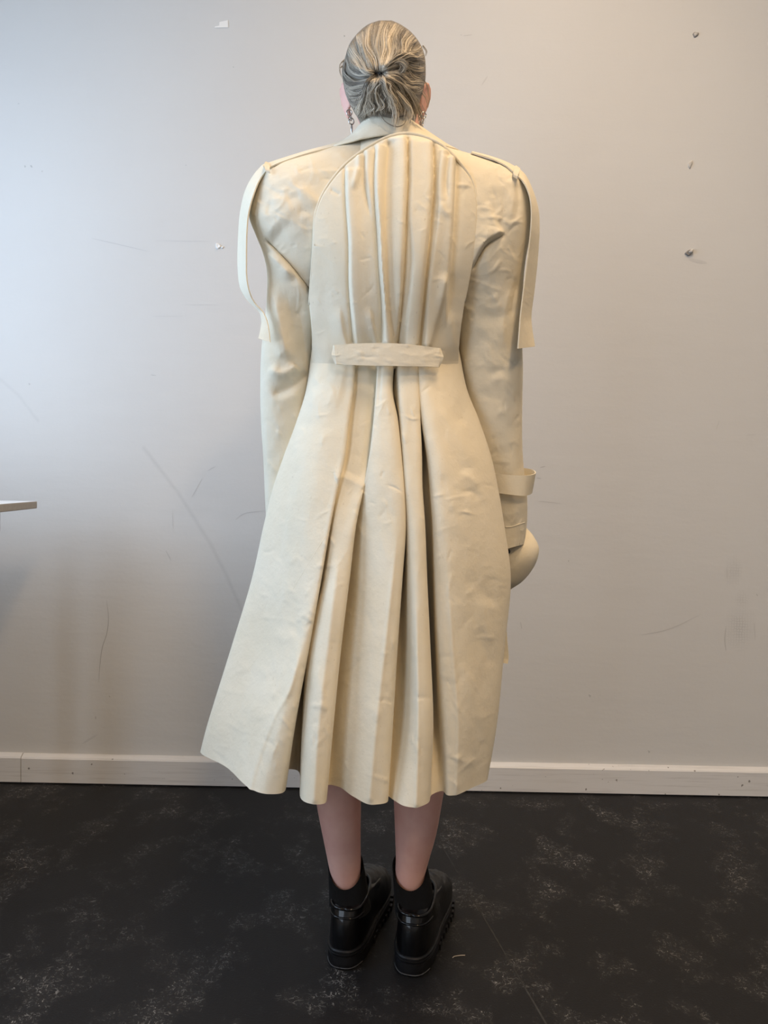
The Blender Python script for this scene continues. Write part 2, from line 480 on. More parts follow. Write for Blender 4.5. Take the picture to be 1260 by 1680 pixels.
def floor_mat():
    s = NT('black_vinyl_floor'); v = s.coord()
    base = s.mix(s.noise(v, 2.5, 4, 0.6), (0.0070, 0.0070, 0.0080, 1), (0.0115, 0.0112, 0.0118, 1))
    # clustered pale scuffs
    warp = s.n('ShaderNodeTexNoise'); warp.inputs['Scale'].default_value = 22; warp.inputs['Detail'].default_value = 3
    s.l(v, warp.inputs['Vector'])
    vm = s.n('ShaderNodeVectorMath', operation='MULTIPLY_ADD'); s.l(warp.outputs['Color'], vm.inputs[0]); vm.inputs[1].default_value = (0.05, 0.05, 0.05); s.l(v, vm.inputs[2])
    clus = s.n('ShaderNodeTexNoise'); clus.inputs['Scale'].default_value = 9.5; clus.inputs['Detail'].default_value = 5; clus.inputs['Roughness'].default_value = 0.62
    s.l(s.coord((1.0, 0.75, 1), (0, 0, 0.4)), clus.inputs['Vector'])
    cl = s.ramp(clus.outputs['Fac'], [(0.50, 0.0), (0.68, 1.0)])
    fl1 = s.n('ShaderNodeTexNoise'); fl1.inputs['Scale'].default_value = 150; fl1.inputs['Detail'].default_value = 3; fl1.inputs['Roughness'].default_value = 0.7; fl1.inputs['Distortion'].default_value = 1.2
    s.l(vm.outputs[0], fl1.inputs['Vector'])
    f1 = s.ramp(fl1.outputs['Fac'], [(0.60, 0.0), (0.67, 1.0)])
    vo = s.n('ShaderNodeTexVoronoi'); vo.feature = 'DISTANCE_TO_EDGE'; vo.inputs['Scale'].default_value = 95
    s.l(vm.outputs[0], vo.inputs['Vector'])
    f2 = s.math('MULTIPLY', s.ramp(vo.outputs['Distance'], [(0.0, 1.0), (0.06, 0.0), (1, 0)]), s.ramp(s.noise(v, 60, 2), [(0.52, 0), (0.62, 1)]))
    sc = s.math('MULTIPLY', s.math('MAXIMUM', f1, s.math('MULTIPLY', f2, 0.7)), cl)
    haze = s.math('MULTIPLY', cl, s.math('MULTIPLY', s.noise(v, 70, 4), 0.05))
    m = s.math('ADD', s.math('MULTIPLY', sc, 0.85), haze, clamp=True)
    c = s.mix(m, base, (0.34, 0.33, 0.32, 1))
    spk = s.ramp(s.noise(v, 420, 1), [(0.0, 0.0), (0.76, 0.0), (0.80, 1.0)])
    c = s.mix(s.math('MULTIPLY', spk, 0.35), c, (0.25, 0.25, 0.24, 1))
    s.l(c, s.b.inputs['Base Color'])
    s.l(s.math('ADD', s.math('MULTIPLY', m, 0.3), 0.50), s.b.inputs['Roughness'])
    s.b.inputs['Specular IOR Level'].default_value = 0.22
    s.l(s.bump(s.noise(v, 240, 4, 0.6), 0.3, 0.001), s.b.inputs['Normal'])
    return s.m
FLOOR = floor_mat()
SEAM = matte_mat('dusty_seam', (0.03, 0.03, 0.03, 1), 0.8)
GAP = plain('dark_gap', (0.015, 0.015, 0.016, 1), 0.7)
LAMINATE = plain('white_laminate', (0.78, 0.79, 0.80, 1), 0.3, noise_amt=0.03)
EDGEB = plain('grey_board_edge', (0.40, 0.37, 0.33, 1), 0.7, noise_amt=0.5, nscale=90)
WINF = plain('white_window_frame', (0.75, 0.75, 0.74, 1), 0.4)
PLUG = plain('filler', (0.60, 0.57, 0.53, 1), 0.8, noise_amt=0.4, nscale=200)
PLUGD = plain('dark_filler', (0.30, 0.28, 0.26, 1), 0.8, noise_amt=0.4, nscale=200)
PAPER = plain('pale_paper', (0.86, 0.85, 0.82, 1), 0.7)

# ------------------------------------------------------------------ the room
def structure(o): o['kind'] = 'structure'; return o
T = 0.12
floor = structure(box('floor', (LEFT_X - T, BACK_Y - T, -0.10), (RIGHT_X + T, WALL_Y + T, -0.004), GAP))
# two vinyl sheets that meet in the dusty seam right of the shoes
sA, sB = P(890, 1678, 1.0), P(718, 1372, 1.0)
def floor_pt(px, py):
    d = Fv + (px - 630) / F_PX * Rv + (840 - py) / F_PX * Uv
    return Cv + d * (-CAM_H / d[2])
a, b = floor_pt(896, 1680), floor_pt(718, 1376)
dirn = (b - a) / (b[1] - a[1])
def seam_x(y): return a[0] + (y - a[1]) * dirn[0]
y0, y1 = BACK_Y, WALL_Y
def sheet(nm, poly):
    bm = bmesh.new(); vs = [bm.verts.new((x, y, 0.0)) for x, y in poly]; f = bm.faces.new(vs)
    r = bmesh.ops.extrude_face_region(bm, geom=[f])
    for e in r['geom']:
        if isinstance(e, bmesh.types.BMVert): e.co.z = -0.0039
    bmesh.ops.recalc_face_normals(bm, faces=bm.faces)
    me = bpy.data.meshes.new(nm); bm.to_mesh(me); bm.free()
    return link(nm, me, FLOOR, floor, smooth=False)
g = 0.0006
sheet('vinyl_sheet', [(LEFT_X, y0), (seam_x(y0) - g, y0), (seam_x(y1) - g, y1), (LEFT_X, y1)])
sheet('vinyl_sheet', [(seam_x(y0) + g, y0), (RIGHT_X, y0), (RIGHT_X, y1), (seam_x(y1) + g, y1)])
wd = 0.0022
V = []; n = 60
for i in range(n + 1):
    yy = 0.75 + (2.15 - 0.75) * i / n
    k = wd * (0.5 + 0.9 * abs(float(noise3(np.array([yy * 9, 0.3, 0.7])))))
    V += [(seam_x(yy) - k, yy, 0.0004), (seam_x(yy) + k, yy, 0.0004)]
mesh('dust_line', V, [(2*i, 2*i+1, 2*i+3, 2*i+2) for i in range(n)], SEAM, floor)

wall = structure(box('wall_back', (LEFT_X - T, WALL_Y, 0), (RIGHT_X + T, WALL_Y + T, CEIL_Z), WALL))
def win_wall():
    bx = []
    ys = [BACK_Y, WIN2[0], WIN2[1], WIN[0], WIN[1], WALL_Y]
    for i in range(5):
        if i in (1, 3):
            wq = WIN2 if i == 1 else WIN
            bx += [((LEFT_X - T, ys[i], 0), (LEFT_X, ys[i+1], wq[2])), ((LEFT_X - T, ys[i], wq[3]), (LEFT_X, ys[i+1], CEIL_Z))]
        else:
            bx.append(((LEFT_X - T, ys[i], 0), (LEFT_X, ys[i+1], CEIL_Z)))
    return bx
structure(multibox('wall_left', win_wall(), WALLP))
structure(box('wall_right', (RIGHT_X, BACK_Y, 0), (RIGHT_X + T, WALL_Y, CEIL_Z), WALLP))
structure(box('wall_front', (LEFT_X - T, BACK_Y - T, 0), (RIGHT_X + T, BACK_Y, CEIL_Z), WALLP))
ceil = structure(box('ceiling', (LEFT_X - T, BACK_Y - T, CEIL_Z), (RIGHT_X + T, WALL_Y + T, CEIL_Z + 0.1), CEILM))
def glass_mat():
    s = NT('window_glass'); tr = s.n('ShaderNodeBsdfTransparent'); tr.inputs[0].default_value = (0.95, 0.98, 0.97, 1)
    gl = s.n('ShaderNodeBsdfGlossy'); gl.inputs['Roughness'].default_value = 0.02
    mx = s.n('ShaderNodeMixShader'); mx.inputs[0].default_value = 0.06
    s.l(tr.outputs[0], mx.inputs[1]); s.l(gl.outputs[0], mx.inputs[2]); s.l(mx.outputs[0], s.out.inputs[0])
    return s.m
GLASS = glass_mat()
for i, (ya, yb, za, zb) in enumerate((WIN, WIN2)):
    fr = 0.05; xa, xb = LEFT_X - 0.09, LEFT_X - 0.04; ym = (ya + yb) / 2
    wo = structure(multibox('window_%d' % (i + 1), [((xa, ya, za), (xb, ya + fr, zb)), ((xa, yb - fr, za), (xb, yb, zb)), ((xa, ya, za), (xb, yb, za + fr)),
                   ((xa, ya, zb - fr), (xb, yb, zb)), ((xa, ym - 0.02, za), (xb, ym + 0.02, zb))], WINF))
    for p, q in ((ya + fr, ym - 0.02), (ym + 0.02, yb - fr)):
        box('pane', (xa + 0.02, p, za + fr), (xa + 0.026, q, zb - fr), GLASS, wo)
    box('window_sill', (LEFT_X - T, ya - 0.03, za - 0.03), (LEFT_X + 0.03, yb + 0.03, za), WINF, wo, 0.004)

# baseboard with a sloped, lit top and a butt joint near the left edge
BH, BT = 0.083, 0.018
jx = P(34, 1268, WALL_Y - BT)[0]
def baseboard(x0, x1, h):
    prof = [(WALL_Y, 0.004), (WALL_Y - BT, 0.004), (WALL_Y - BT, h - 0.011), (WALL_Y - BT + 0.003, h - 0.007), (WALL_Y - 0.004, h), (WALL_Y, h)]
    V = [(x, y, z) for x in (x0, x1) for y, z in prof]; k = len(prof)
    F = [(i, (i+1) % k, k + (i+1) % k, k + i) for i in range(k)] + [tuple(range(k))[::-1], tuple(range(k, 2*k))]
    o = mesh('baseboard_back', V, F, TRIM, None, smooth=False); fix_normals(o)
    return structure(o)
baseboard(LEFT_X, jx - 0.001, BH + 0.001)
baseboard(jx + 0.001, RIGHT_X, BH)
structure(box('trim_1', (LEFT_X, WALL_Y - BT + 0.004, -0.002), (RIGHT_X, WALL_Y, 0.005), GAP))   # dark gap strip under the board
structure(box('baseboard_left', (LEFT_X, BACK_Y, 0.001), (LEFT_X + BT, WALL_Y - BT, BH), TRIM, None, 0.003))

# small things left in the wall: filled screw holes, a chip of plaster, a torn bit of paper
def blob(name, px, py, rx, rz, depth, mat, parent, rot=0.0, hollow=False, y=WALL_Y):
    c = P(px, py, y); V = []; F = []; n = 18
    rings = [(1.0, 0.0), (0.92, 0.7), (0.7, 1.0), (0.35, 0.6 if hollow else 1.05)]
    for rr, dd in rings:
        for k in range(n):
            th = 2*math.pi*k/n; q = 1 + 0.16*math.sin(3*th + rot*5) + 0.08*math.sin(5*th)
            x, z = rr*rx*q*math.cos(th), rr*rz*q*math.sin(th)
            V.append((c[0] + x*math.cos(rot) - z*math.sin(rot), c[1] - dd*depth, c[2] + x*math.sin(rot) + z*math.cos(rot)))
    F = grid_faces(len(rings), n, True); F.append(tuple((len(rings)-1)*n + k for k in range(n)))
    o = mesh(name, V, F, mat, parent); fix_normals(o); return o
blob('wall_plug', 1141, 57, 0.0085, 0.0068, 0.003, PLUGD, wall, 0.3, True)
blob('wall_plug', 1141, 57, 0.0062, 0.0048, 0.0042, PLUG, wall, 0.3)
blob('wall_plug', 1132, 270, 0.0055, 0.011, 0.003, PLUG, wall, -0.35)
blob('wall_plug', 1129, 415, 0.0075, 0.0095, 0.006, PLUGD, wall, -0.8, True)
blob('wall_plug', 1133, 413, 0.0045, 0.008, 0.009, PLUG, wall, -0.9)
blob('plaster_chip', 358, 404, 0.007, 0.008, 0.004, PAPER, wall, 0.7, True)
blob('plaster_chip', 365, 406, 0.004, 0.003, 0.003, PAPER, wall, 0.2)
SCUFF_M = {}
def scuff(pts, wd, st):
    st = round(min(st, 0.5) / 0.1) * 0.1 or 0.1
    if st not in SCUFF_M: SCUFF_M[st] = plain('scuff', tuple(0.63*(1-0.75*st) + 0.10*0.75*st - d for d in (0, 0.005, 0.015)) + (1,), 0.6, noise_amt=0.2, nscale=150)
    W = [P(x, y, WALL_Y) for x, y in pts]
    if len(W) > 2: W = list(spline(np.array(W), 6, 0))
    W = np.array(W); n = max(6, len(W)); 
    if len(W) == 2: W = W[0] + (W[1] - W[0]) * np.linspace(0, 1, 8)[:, None]
    t = np.gradient(W, axis=0); t /= np.linalg.norm(t, axis=1)[:, None] + 1e-9
    nr = np.stack([-t[:, 2], 0*t[:, 0], t[:, 0]], 1)
    L = np.linalg.norm(W[-1] - W[0]); m = len(W)
    prof = np.sqrt(np.clip(1 - (np.linspace(-1, 1, m) * 0.98)**2, 0, 1)) * 0.5 * wd
    if L < wd * 1.5:
        blob('scuff_mark', pts[0][0], pts[0][1], wd*0.6, wd*0.75, 0.0003, SCUFF_M[st], wall, 0.4); return
    V = np.stack([W + nr*prof[:, None], W - nr*prof[:, None]], 1); V[..., 1] -= 0.0003
    o = mesh('scuff_mark', V, [(2*i, 2*i+1, 2*i+3, 2*i+2) for i in range(m - 1)], SCUFF_M[st], wall)
for sc_ in SCUFFS: scuff(*sc_)
def paper_scrap():
    A = [(360, 36), (374, 33), (374.5, 45), (352, 45.5), (352.5, 43.5), (359.5, 42)]
    V = [P(x, y, WALL_Y - 0.0012) for x, y in A] + [P(x, y, WALL_Y - 0.0001) for x, y in A]; n = len(A)
    F = [tuple(range(n))] + [(i, (i+1) % n, n + (i+1) % n, n + i) for i in range(n)]
    o = mesh('paper_scrap', V, F, PAPER, None, False); fix_normals(o)
    tag(o, 'small torn pale paper scrap stuck high on the white wall', 'paper scrap')
paper_scrap()

# ceiling lamps: parts of the ceiling, each with its own light
def emis(name, col, st):
    s = NT(name); s.b.inputs['Base Color'].default_value = (0.8, 0.8, 0.8, 1)
    s.b.inputs['Emission Color'].default_value = col; s.b.inputs['Emission Strength'].default_value = st
    nz = s.noise(s.coord(), 3); s.l(s.math('ADD', s.math('MULTIPLY', nz, 0.1), st), s.b.inputs['Emission Strength'])
    return s.m
DIFF = emis('lamp_diffuser', LAMP_COL + (1,), 3.0)
for lx, ly, share in LAMPS:
    hs = multibox('ceiling_lamp', [((lx - 0.16, ly - 0.62, CEIL_Z - 0.05), (lx + 0.16, ly + 0.62, CEIL_Z))], WINF, ceil)
    box('diffuser', (lx - 0.14, ly - 0.60, CEIL_Z - 0.058), (lx + 0.14, ly + 0.60, CEIL_Z - 0.05), DIFF, hs, 0.003)
    area('ceiling_lamp_light', (lx, ly, CEIL_Z - 0.065), (0, 0, 0), 0.28, 1.2, LAMP_W * share, LAMP_COL).data.spread = math.radians(152)    # made-up louvre: spread narrowed to keep the upper wall from glaring

# ------------------------------------------------------------------ table at the left edge
def table():
    tc = P(61, 828, 1.95)
    top = tc[2] + 0.009
    t = empty('work_table', (tc[0] - 0.6, 1.2, 0))
    tag(t, 'white topped work table with bare grey edge at the left by the wall', 'table')
    x1, yb, yf = tc[0], 1.95, 1.48
    ang = math.radians(9.0)      # the table stands slightly turned
    def rot(o):
        c, s_ = math.cos(ang), math.sin(ang)
        for v in o.data.vertices:
            dx, dy = v.co.x - x1, v.co.y - yb
            v.co.x = x1 + c*dx - s_*dy; v.co.y = yb + s_*dx + c*dy
        return o
    x0 = x1 - 0.56
    rot(box('tabletop', (x0, yf, top - 0.0185), (x1, yb, top - 0.0012), EDGEB, t, 0.002))
    rot(box('laminate', (x0 + 0.0005, yf + 0.0005, top - 0.0012), (x1 - 0.0005, yb - 0.0005, top), LAMINATE, t))
    ax = 0.095
    for lo, hi in (((x1 - ax, yf + 0.06, top - 0.075), (x1 - ax + 0.02, yb - 0.04, top - 0.0185)), ((x0 + 0.06, yf + 0.06, top - 0.075), (x0 + 0.08, yb - 0.04, top - 0.0185)),
                   ((x0 + 0.08, yb - 0.06, top - 0.075), (x1 - ax, yb - 0.04, top - 0.0185)), ((x0 + 0.08, yf + 0.06, top - 0.075), (x1 - ax, yf + 0.08, top - 0.0185))):
        rot(box('apron', lo, hi, EDGEB, t, 0.001))
    for lx in (x1 - ax - 0.045, x0 + 0.08):
        for ly in (yb - 0.105, yf + 0.08):
            rot(box('leg', (lx, ly, 0), (lx + 0.045, ly + 0.045, top - 0.0185), EDGEB, t, 0.003))
table()

# a curl of thread on the floor
def thread():
    pts = [floor_pt(742.5, 1572), floor_pt(745, 1570), floor_pt(750, 1569), floor_pt(756, 1568.2), floor_pt(763, 1568)]
    pts = spline(np.array(pts), 5, 0); pts[:, 2] = 0.0009
    o = tube('thread_scrap', pts, 0.0007, plain('pale_thread', (0.42, 0.36, 0.30, 1), 0.8), None, 6)
    tag(o, 'tiny pale thread scrap on the black floor beside the right shoe', 'thread')
thread()
#PERSON
# ------------------------------------------------------------------ the person
person = empty('person', (0.0, 1.44, 0.0))
tag(person, 'standing person seen from behind in long cream pleated coat, black socks and chunky black shoes', 'person')

def ring_tube(spec, n=24):
    """spec: (centre xyz, rx, ry) horizontal ellipses from bottom to top or top to bottom"""
    V = []
    for c, rx, ry in spec:
        for k in range(n):
            th = 2*math.pi*k/n
            V.append((c[0] + rx*math.cos(th), c[1] + ry*math.sin(th), c[2]))
    F = grid_faces(len(spec), n, True); F.append(tuple(range(n))[::-1]); F.append(tuple((len(spec)-1)*n + k for k in range(n)))
    return V, F

def smooth_spec(spec, k=4):
    a = np.array([list(c) + [rx, ry] for c, rx, ry in spec]); a = spline(a, k, 0)
    return [(r[:3], r[3], r[4]) for r in a]

def ellipsoid(c, r, rot=None, n=14):
    V, F = [], []
    Rm = np.array(rot) if rot is not None else np.eye(3)
    for i in range(n + 1):
        ph = math.pi * i / n
        for k in range(2 * n):
            th = math.pi * k / n
            V.append(np.asarray(c) + Rm @ np.array([r[0]*math.sin(ph)*math.cos(th), r[1]*math.sin(ph)*math.sin(th), r[2]*math.cos(ph)]))
    return V, grid_faces(n + 1, 2 * n, True)

def rotz(a): c, s_ = math.cos(a), math.sin(a); return np.array([[c, -s_, 0], [s_, c, 0], [0, 0, 1]])
def roty(a): c, s_ = math.cos(a), math.sin(a); return np.array([[c, 0, s_], [0, 1, 0], [-s_, 0, c]])

HEAD = P(631, 112, 1.435)
def build_body():
    V, F = [], []
    def add(vf):
        b = len(V); V.extend([tuple(v) for v in vf[0]]); F.extend([tuple(b + i for i in f) for f in vf[1]])
    cx, cy = 0.003, 1.452
    add(ring_tube(smooth_spec([((cx, cy, 0.76), 0.10, 0.075), ((cx, cy, 0.84), 0.150, 0.085), ((cx, cy, 0.95), 0.145, 0.085), ((cx, cy + 0.003, 1.09), 0.108, 0.070),
                   ((cx, cy - 0.005, 1.24), 0.128, 0.085), ((cx, cy - 0.01, 1.36), 0.140, 0.080), ((cx, cy - 0.012, 1.42), 0.125, 0.065), ((cx, cy - 0.012, 1.46), 0.085, 0.055),
                   ((cx, cy - 0.008, 1.49), 0.058, 0.056), ((cx, cy - 0.005, 1.55), 0.050, 0.054), ((HEAD[0], HEAD[1], HEAD[2] - 0.05), 0.05, 0.055)])))
    for spec, hipx in ((((544, 1160, .050), (548, 1220, .0475), (552, 1270, .0455), (556, 1320, .0420), (560, 1365, .0368), (565, 1413, .0315), (567, 1440, .0285), (568, 1475, .0270)), -0.075),
                       (((700, 1160, .053), (696, 1210, .052), (691, 1260, .0500), (686, 1310, .0462), (682, 1365, .0396), (676, 1413, .0312), (672, 1440, .0285), (671, 1475, .0270)), 0.080)):
        pts = [((hipx, cy, 0.86), 0.080, 0.085), ((hipx, cy, 0.70), 0.074, 0.078), ((hipx * 1.02, cy - 0.01, 0.52), 0.055, 0.060)]
        for i, (a, b, r) in enumerate(spec):
            Y = 1.428 + 0.012 * i / 7
            pts.append((P(a, b, Y), r, r * (1.12 if i < 5 else 1.05)))
        last = pts[-1][0]
        hq = (floor_pt(559, 1592.5) if hipx < 0 else floor_pt(671, 1604)) + 0.062*np.array([0.2164, 0.9763, 0])
        pts.append(((hq[0], hq[1], 0.070), 0.024, 0.030))
        add(ring_tube(smooth_spec(pts, 3)))
        hp = floor_pt(559, 1592.5) if hipx < 0 else floor_pt(671, 1604)
        f = np.array([math.sin(math.radians(12.5)), math.cos(math.radians(12.5)), 0])
        add(tube_geo([np.array([hp[0], hp[1], 0.066]) + f * q for q in (0.036, 0.09, 0.15, 0.20)], [0.020, 0.026, 0.024, 0.018], 14))
    # arms hang straight inside the sleeves, hands relaxed below the cuffs, in front of the skirt
    for arm in (((-0.135, 1.44, 1.40), (-0.175, 1.455, 1.30), P(471, 600, 1.46), P(468, 720, 1.475), P(470, 850, 1.49)),
                ((0.14, 1.44, 1.40), (0.19, 1.455, 1.30), P(812, 600, 1.46), P(823, 730, 1.475), P(842, 850, 1.49))):
        A = spline(np.array(arm), 4, 0); rr = np.interp(np.linspace(0, 1, len(A)), [0, .3, .55, .7, 1], [.042, .038, .033, .031, .024])
        add(tube_geo(A, rr, 16)); add(ellipsoid(A[0], (0.045, 0.045, 0.042)))
        wpt = A[-1]; sx = -1 if wpt[0] < 0 else 1
        add(ellipsoid(wpt + np.array([0, 0.006, -0.045]), (0.016, 0.036, 0.050)))
        for k, (off, ln) in enumerate(((-0.026, 0.066), (-0.009, 0.078), (0.009, 0.074), (0.026, 0.058))):
            b0 = wpt + np.array([0, 0.006 - off, -0.080])
            add(tube_geo([b0, b0 + np.array([-sx*0.003, 0.003, -ln*0.42]), b0 + np.array([-sx*0.012, 0.006, -ln*0.75]), b0 + np.array([-sx*0.024, 0.008, -ln])], [0.009, 0.0085, 0.008, 0.0065], 10))
        b0 = wpt + np.array([-sx*0.006, 0.030, -0.030])
        add(tube_geo([b0, b0 + np.array([-sx*0.012, 0.018, -0.022]), b0 + np.array([-sx*0.018, 0.022, -0.048])], [0.011, 0.010, 0.0075], 10))
    # head: skull, jaw, nose, lips, brow, ears
    H = HEAD
    add(ellipsoid(H + np.array([0, 0.006, -0.004]), (0.064, 0.078, 0.066)))
    add(ellipsoid(H + np.array([0, 0.030, -0.045]), (0.056, 0.062, 0.072)))
    add(ellipsoid(H + np.array([0, 0.068, -0.094]), (0.022, 0.020, 0.018)))
    add(ellipsoid(H + np.array([0, 0.094, -0.028]), (0.011, 0.018, 0.026), roty(0.0)))
    add(ellipsoid(H + np.array([0, 0.103, -0.042]), (0.015, 0.011, 0.009)))
    for zz in (-0.066, -0.075): add(ellipsoid(H + np.array([0, 0.084, zz]), (0.022, 0.010, 0.005)))
    for s_ in (-1, 1):
        add(ellipsoid(H + np.array([s_*0.030, 0.080, -0.004]), (0.015, 0.012, 0.010)))
        add(ellipsoid(H + np.array([s_*0.030, 0.082, 0.014]), (0.022, 0.010, 0.006)))
        ec = P(568.5 if s_ < 0 else 696, 161, 1.435)
        R = rotz(s_ * -0.55) @ roty(s_ * 0.22)
        add(ellipsoid(ec, (0.0045, 0.015, 0.024), R))
        tp = [ec + R @ np.array([s_*0.003, 0.014*math.cos(t) - 0.003, 0.0235*math.sin(t)]) for t in np.linspace(-1.2, 4.2, 16)]
        add(tube_geo(tp, 0.0045, 8))
        add(ellipsoid(ec + R @ np.array([0, 0.004, -0.026]), (0.005, 0.008, 0.010), R))
    o = mesh('body', V, F, SKIN, person)
    m = o.modifiers.new('skin', 'REMESH'); m.mode = 'VOXEL'; m.voxel_size = 0.0042; m.use_smooth_shade = True
    sm = o.modifiers.new('soften', 'SMOOTH'); sm.factor = 0.5; sm.iterations = 5
    o['label'] = 'bare calves, neck and ears'
    for s_ in (-1, 1):   # eyes
        e = mesh('eye', *ellipsoid(H + np.array([s_*0.030, 0.087, -0.004]), (0.010, 0.0075, 0.0065), n=8), plain('eye', (0.5, 0.5, 0.48, 1), 0.2), o)
    return o
body = build_body()

# ------------------------------------------------------------------ coat: skirt with deep folds
rows_y = [574, 640, 690, 750, 800, 860, 950, 1060, 1190]
cols = [  # px at the nine rows, hem (px, py), depth at the ten rows
 ([509,503,488,466,449,434,414,381,341], (330,1232), [1.385,1.385,1.385,1.39,1.39,1.39,1.395,1.40,1.41,1.417]),
 ([520,516,505,488,478,468,453,430,390], (372,1258), [1.357,1.347,1.340,1.332,1.328,1.325,1.325,1.328,1.33,1.335]),
 ([540,536,530,520,512,505,496,478,443], (411,1293), [1.342,1.328,1.313,1.298,1.288,1.280,1.270,1.259,1.246,1.248]),
 ([570,566,560,552,543,533,519,498,463], (436,1302), [1.337,1.319,1.303,1.287,1.276,1.265,1.251,1.236,1.224,1.226]),
 ([582,578,571,564,553,541,525,505,480], (463,1300), [1.337,1.318,1.302,1.286,1.274,1.263,1.250,1.238,1.228,1.231]),
 ([583,579,572,565,553.5,541,525,504,482], (471,1262), [1.344,1.330,1.316,1.300,1.286,1.285,1.295,1.315,1.335,1.345]),
 ([586,583,577,570,557,545,530,506,494], (489,1264), [1.345,1.331,1.316,1.301,1.286,1.277,1.282,1.310,1.330,1.335]),
 ([590,588,583,576,562,549,534,508,499], (496,1311), [1.343,1.328,1.312,1.297,1.283,1.268,1.262,1.262,1.240,1.217]),
 ([603,602,598,592,578,565,548,530,520], (513,1318), [1.343,1.328,1.313,1.298,1.282,1.264,1.246,1.227,1.206,1.196]),
 ([622,618,614,607,596,582,570,556,543], (532,1317), [1.350,1.336,1.322,1.305,1.283,1.262,1.246,1.230,1.212,1.203]),
 ([622,618,614,607,597,583,571,557,543], (536,1288), [1.334,1.314,1.298,1.284,1.286,1.296,1.302,1.298,1.286,1.270]),
 ([628,624,620,615,607,598,588,575,562], (556,1290), [1.331,1.310,1.292,1.277,1.272,1.272,1.272,1.266,1.254,1.250]),
 ([634,628,628,628,625,622,612,600,588], (580,1306), [1.329,1.306,1.288,1.271,1.261,1.255,1.248,1.238,1.225,1.215]),
 ([642,636,642,648,651,652,644,632,618], (606,1319), [1.328,1.305,1.286,1.268,1.256,1.245,1.233,1.220,1.205,1.198]),
 ([648,641,650,657,661,663,657,649,641], (633,1316), [1.331,1.309,1.290,1.273,1.260,1.250,1.239,1.228,1.216,1.208]),
 ([649,645,652,658,661.5,664,658,650,642], (637,1306), [1.350,1.352,1.345,1.325,1.305,1.300,1.298,1.292,1.272,1.235]),
 ([650.5,652,655,660,663,665,664,660,656], (648,1313), [1.338,1.325,1.312,1.298,1.290,1.286,1.282,1.278,1.252,1.215]),
 ([655,657,660,664,667,671,673,674,675], (664,1322), [1.329,1.308,1.290,1.272,1.261,1.252,1.242,1.234,1.215,1.194]),
 ([669,671,674,677,679,682,684,687,689], (682,1324), [1.328,1.306,1.288,1.270,1.258,1.246,1.233,1.219,1.203,1.189]),
 ([684,686,687,689,690,694,697,702,707], (701,1317), [1.331,1.310,1.292,1.274,1.262,1.251,1.240,1.228,1.214,1.205]),
 ([685,686.5,688,691,692,696,700,705,709], (707,1304), [1.347,1.338,1.335,1.332,1.325,1.320,1.316,1.306,1.285,1.240]),
 ([685.5,687,691,698,702,706,709,713,718], (719,1298), [1.345,1.332,1.325,1.320,1.312,1.306,1.302,1.294,1.275,1.252]),
 ([686,688,694,704,709,713,715,718,723], (727,1297), [1.334,1.313,1.296,1.281,1.271,1.263,1.258,1.253,1.250,1.252]),
 ([694,697,703,713,718,722,724,728,733], (735,1304), [1.331,1.309,1.291,1.275,1.264,1.255,1.249,1.242,1.237,1.237]),
 ([703,708,717,728,734,738,742,747,752], (748,1303), [1.334,1.312,1.293,1.276,1.265,1.256,1.249,1.243,1.237,1.240]),
 ([730,738,751,768,776,783,790,788,780], (772,1293), [1.352,1.338,1.323,1.308,1.299,1.292,1.286,1.278,1.264,1.264]),
 ([754,765,785,805,816,826,837,827,814], (799,1277), [1.382,1.376,1.370,1.366,1.362,1.360,1.358,1.345,1.325,1.31]),
]
skirt_rows = []
for r in range(10):
    row = []
    for px, hem, Y in cols:
        row.append((px[r] + (0 if r else 0.025*(632 - px[0])), rows_y[r], Y[r] + (0.014 if r == 0 else 0)) if r < 9 else (hem[0], hem[1], Y[9]))
    L, R_ = row[0], row[-1]
    k = r / 9.0
    hy = L[1] if r < 9 else None
    fy = rows_y[r] if r < 9 else 1215
    # the front of the skirt
    span = R_[0] - L[0]
    row.append((R_[0] - (4 + 22*k), fy if r < 9 else 1262, R_[2] + 0.035))
    row.append((R_[0] - 0.16*span, fy if r < 9 else 1225, 1.47))
    row.append((R_[0] - 0.34*span, fy if r < 9 else 1195, 1.53 + 0.02*k))
    row.append((L[0] + 0.52*span, fy if r < 9 else 1185, 1.545 + 0.02*k))
    row.append((L[0] + 0.36*span, fy if r < 9 else 1195, 1.53 + 0.02*k))
    row.append((L[0] + 0.20*span, fy if r < 9 else 1215, 1.48))
    row.append((L[0] + 8 + 26*k, fy if r < 9 else 1222, L[2] + 0.035))
    skirt_rows.append(row)
SK = loft(PA(np.array(skirt_rows, float)), 12, 40, closed=True)
nback = len(cols) * 12 - 11
fac = np.zeros(SK.shape[:2]); fac[:, :nback] = 1.0
ramp = np.linspace(0, 1, 10); fac[:, :10] = ramp; fac[:, nback-10:nback] = ramp[::-1]
SK = crumple(SK, 0.0034, 7.5, 3.1, (1.2, 1, 0.55), fac)
SK = crumple(SK, 0.0016, 17, 9.1, (1, 1, 0.7), fac)
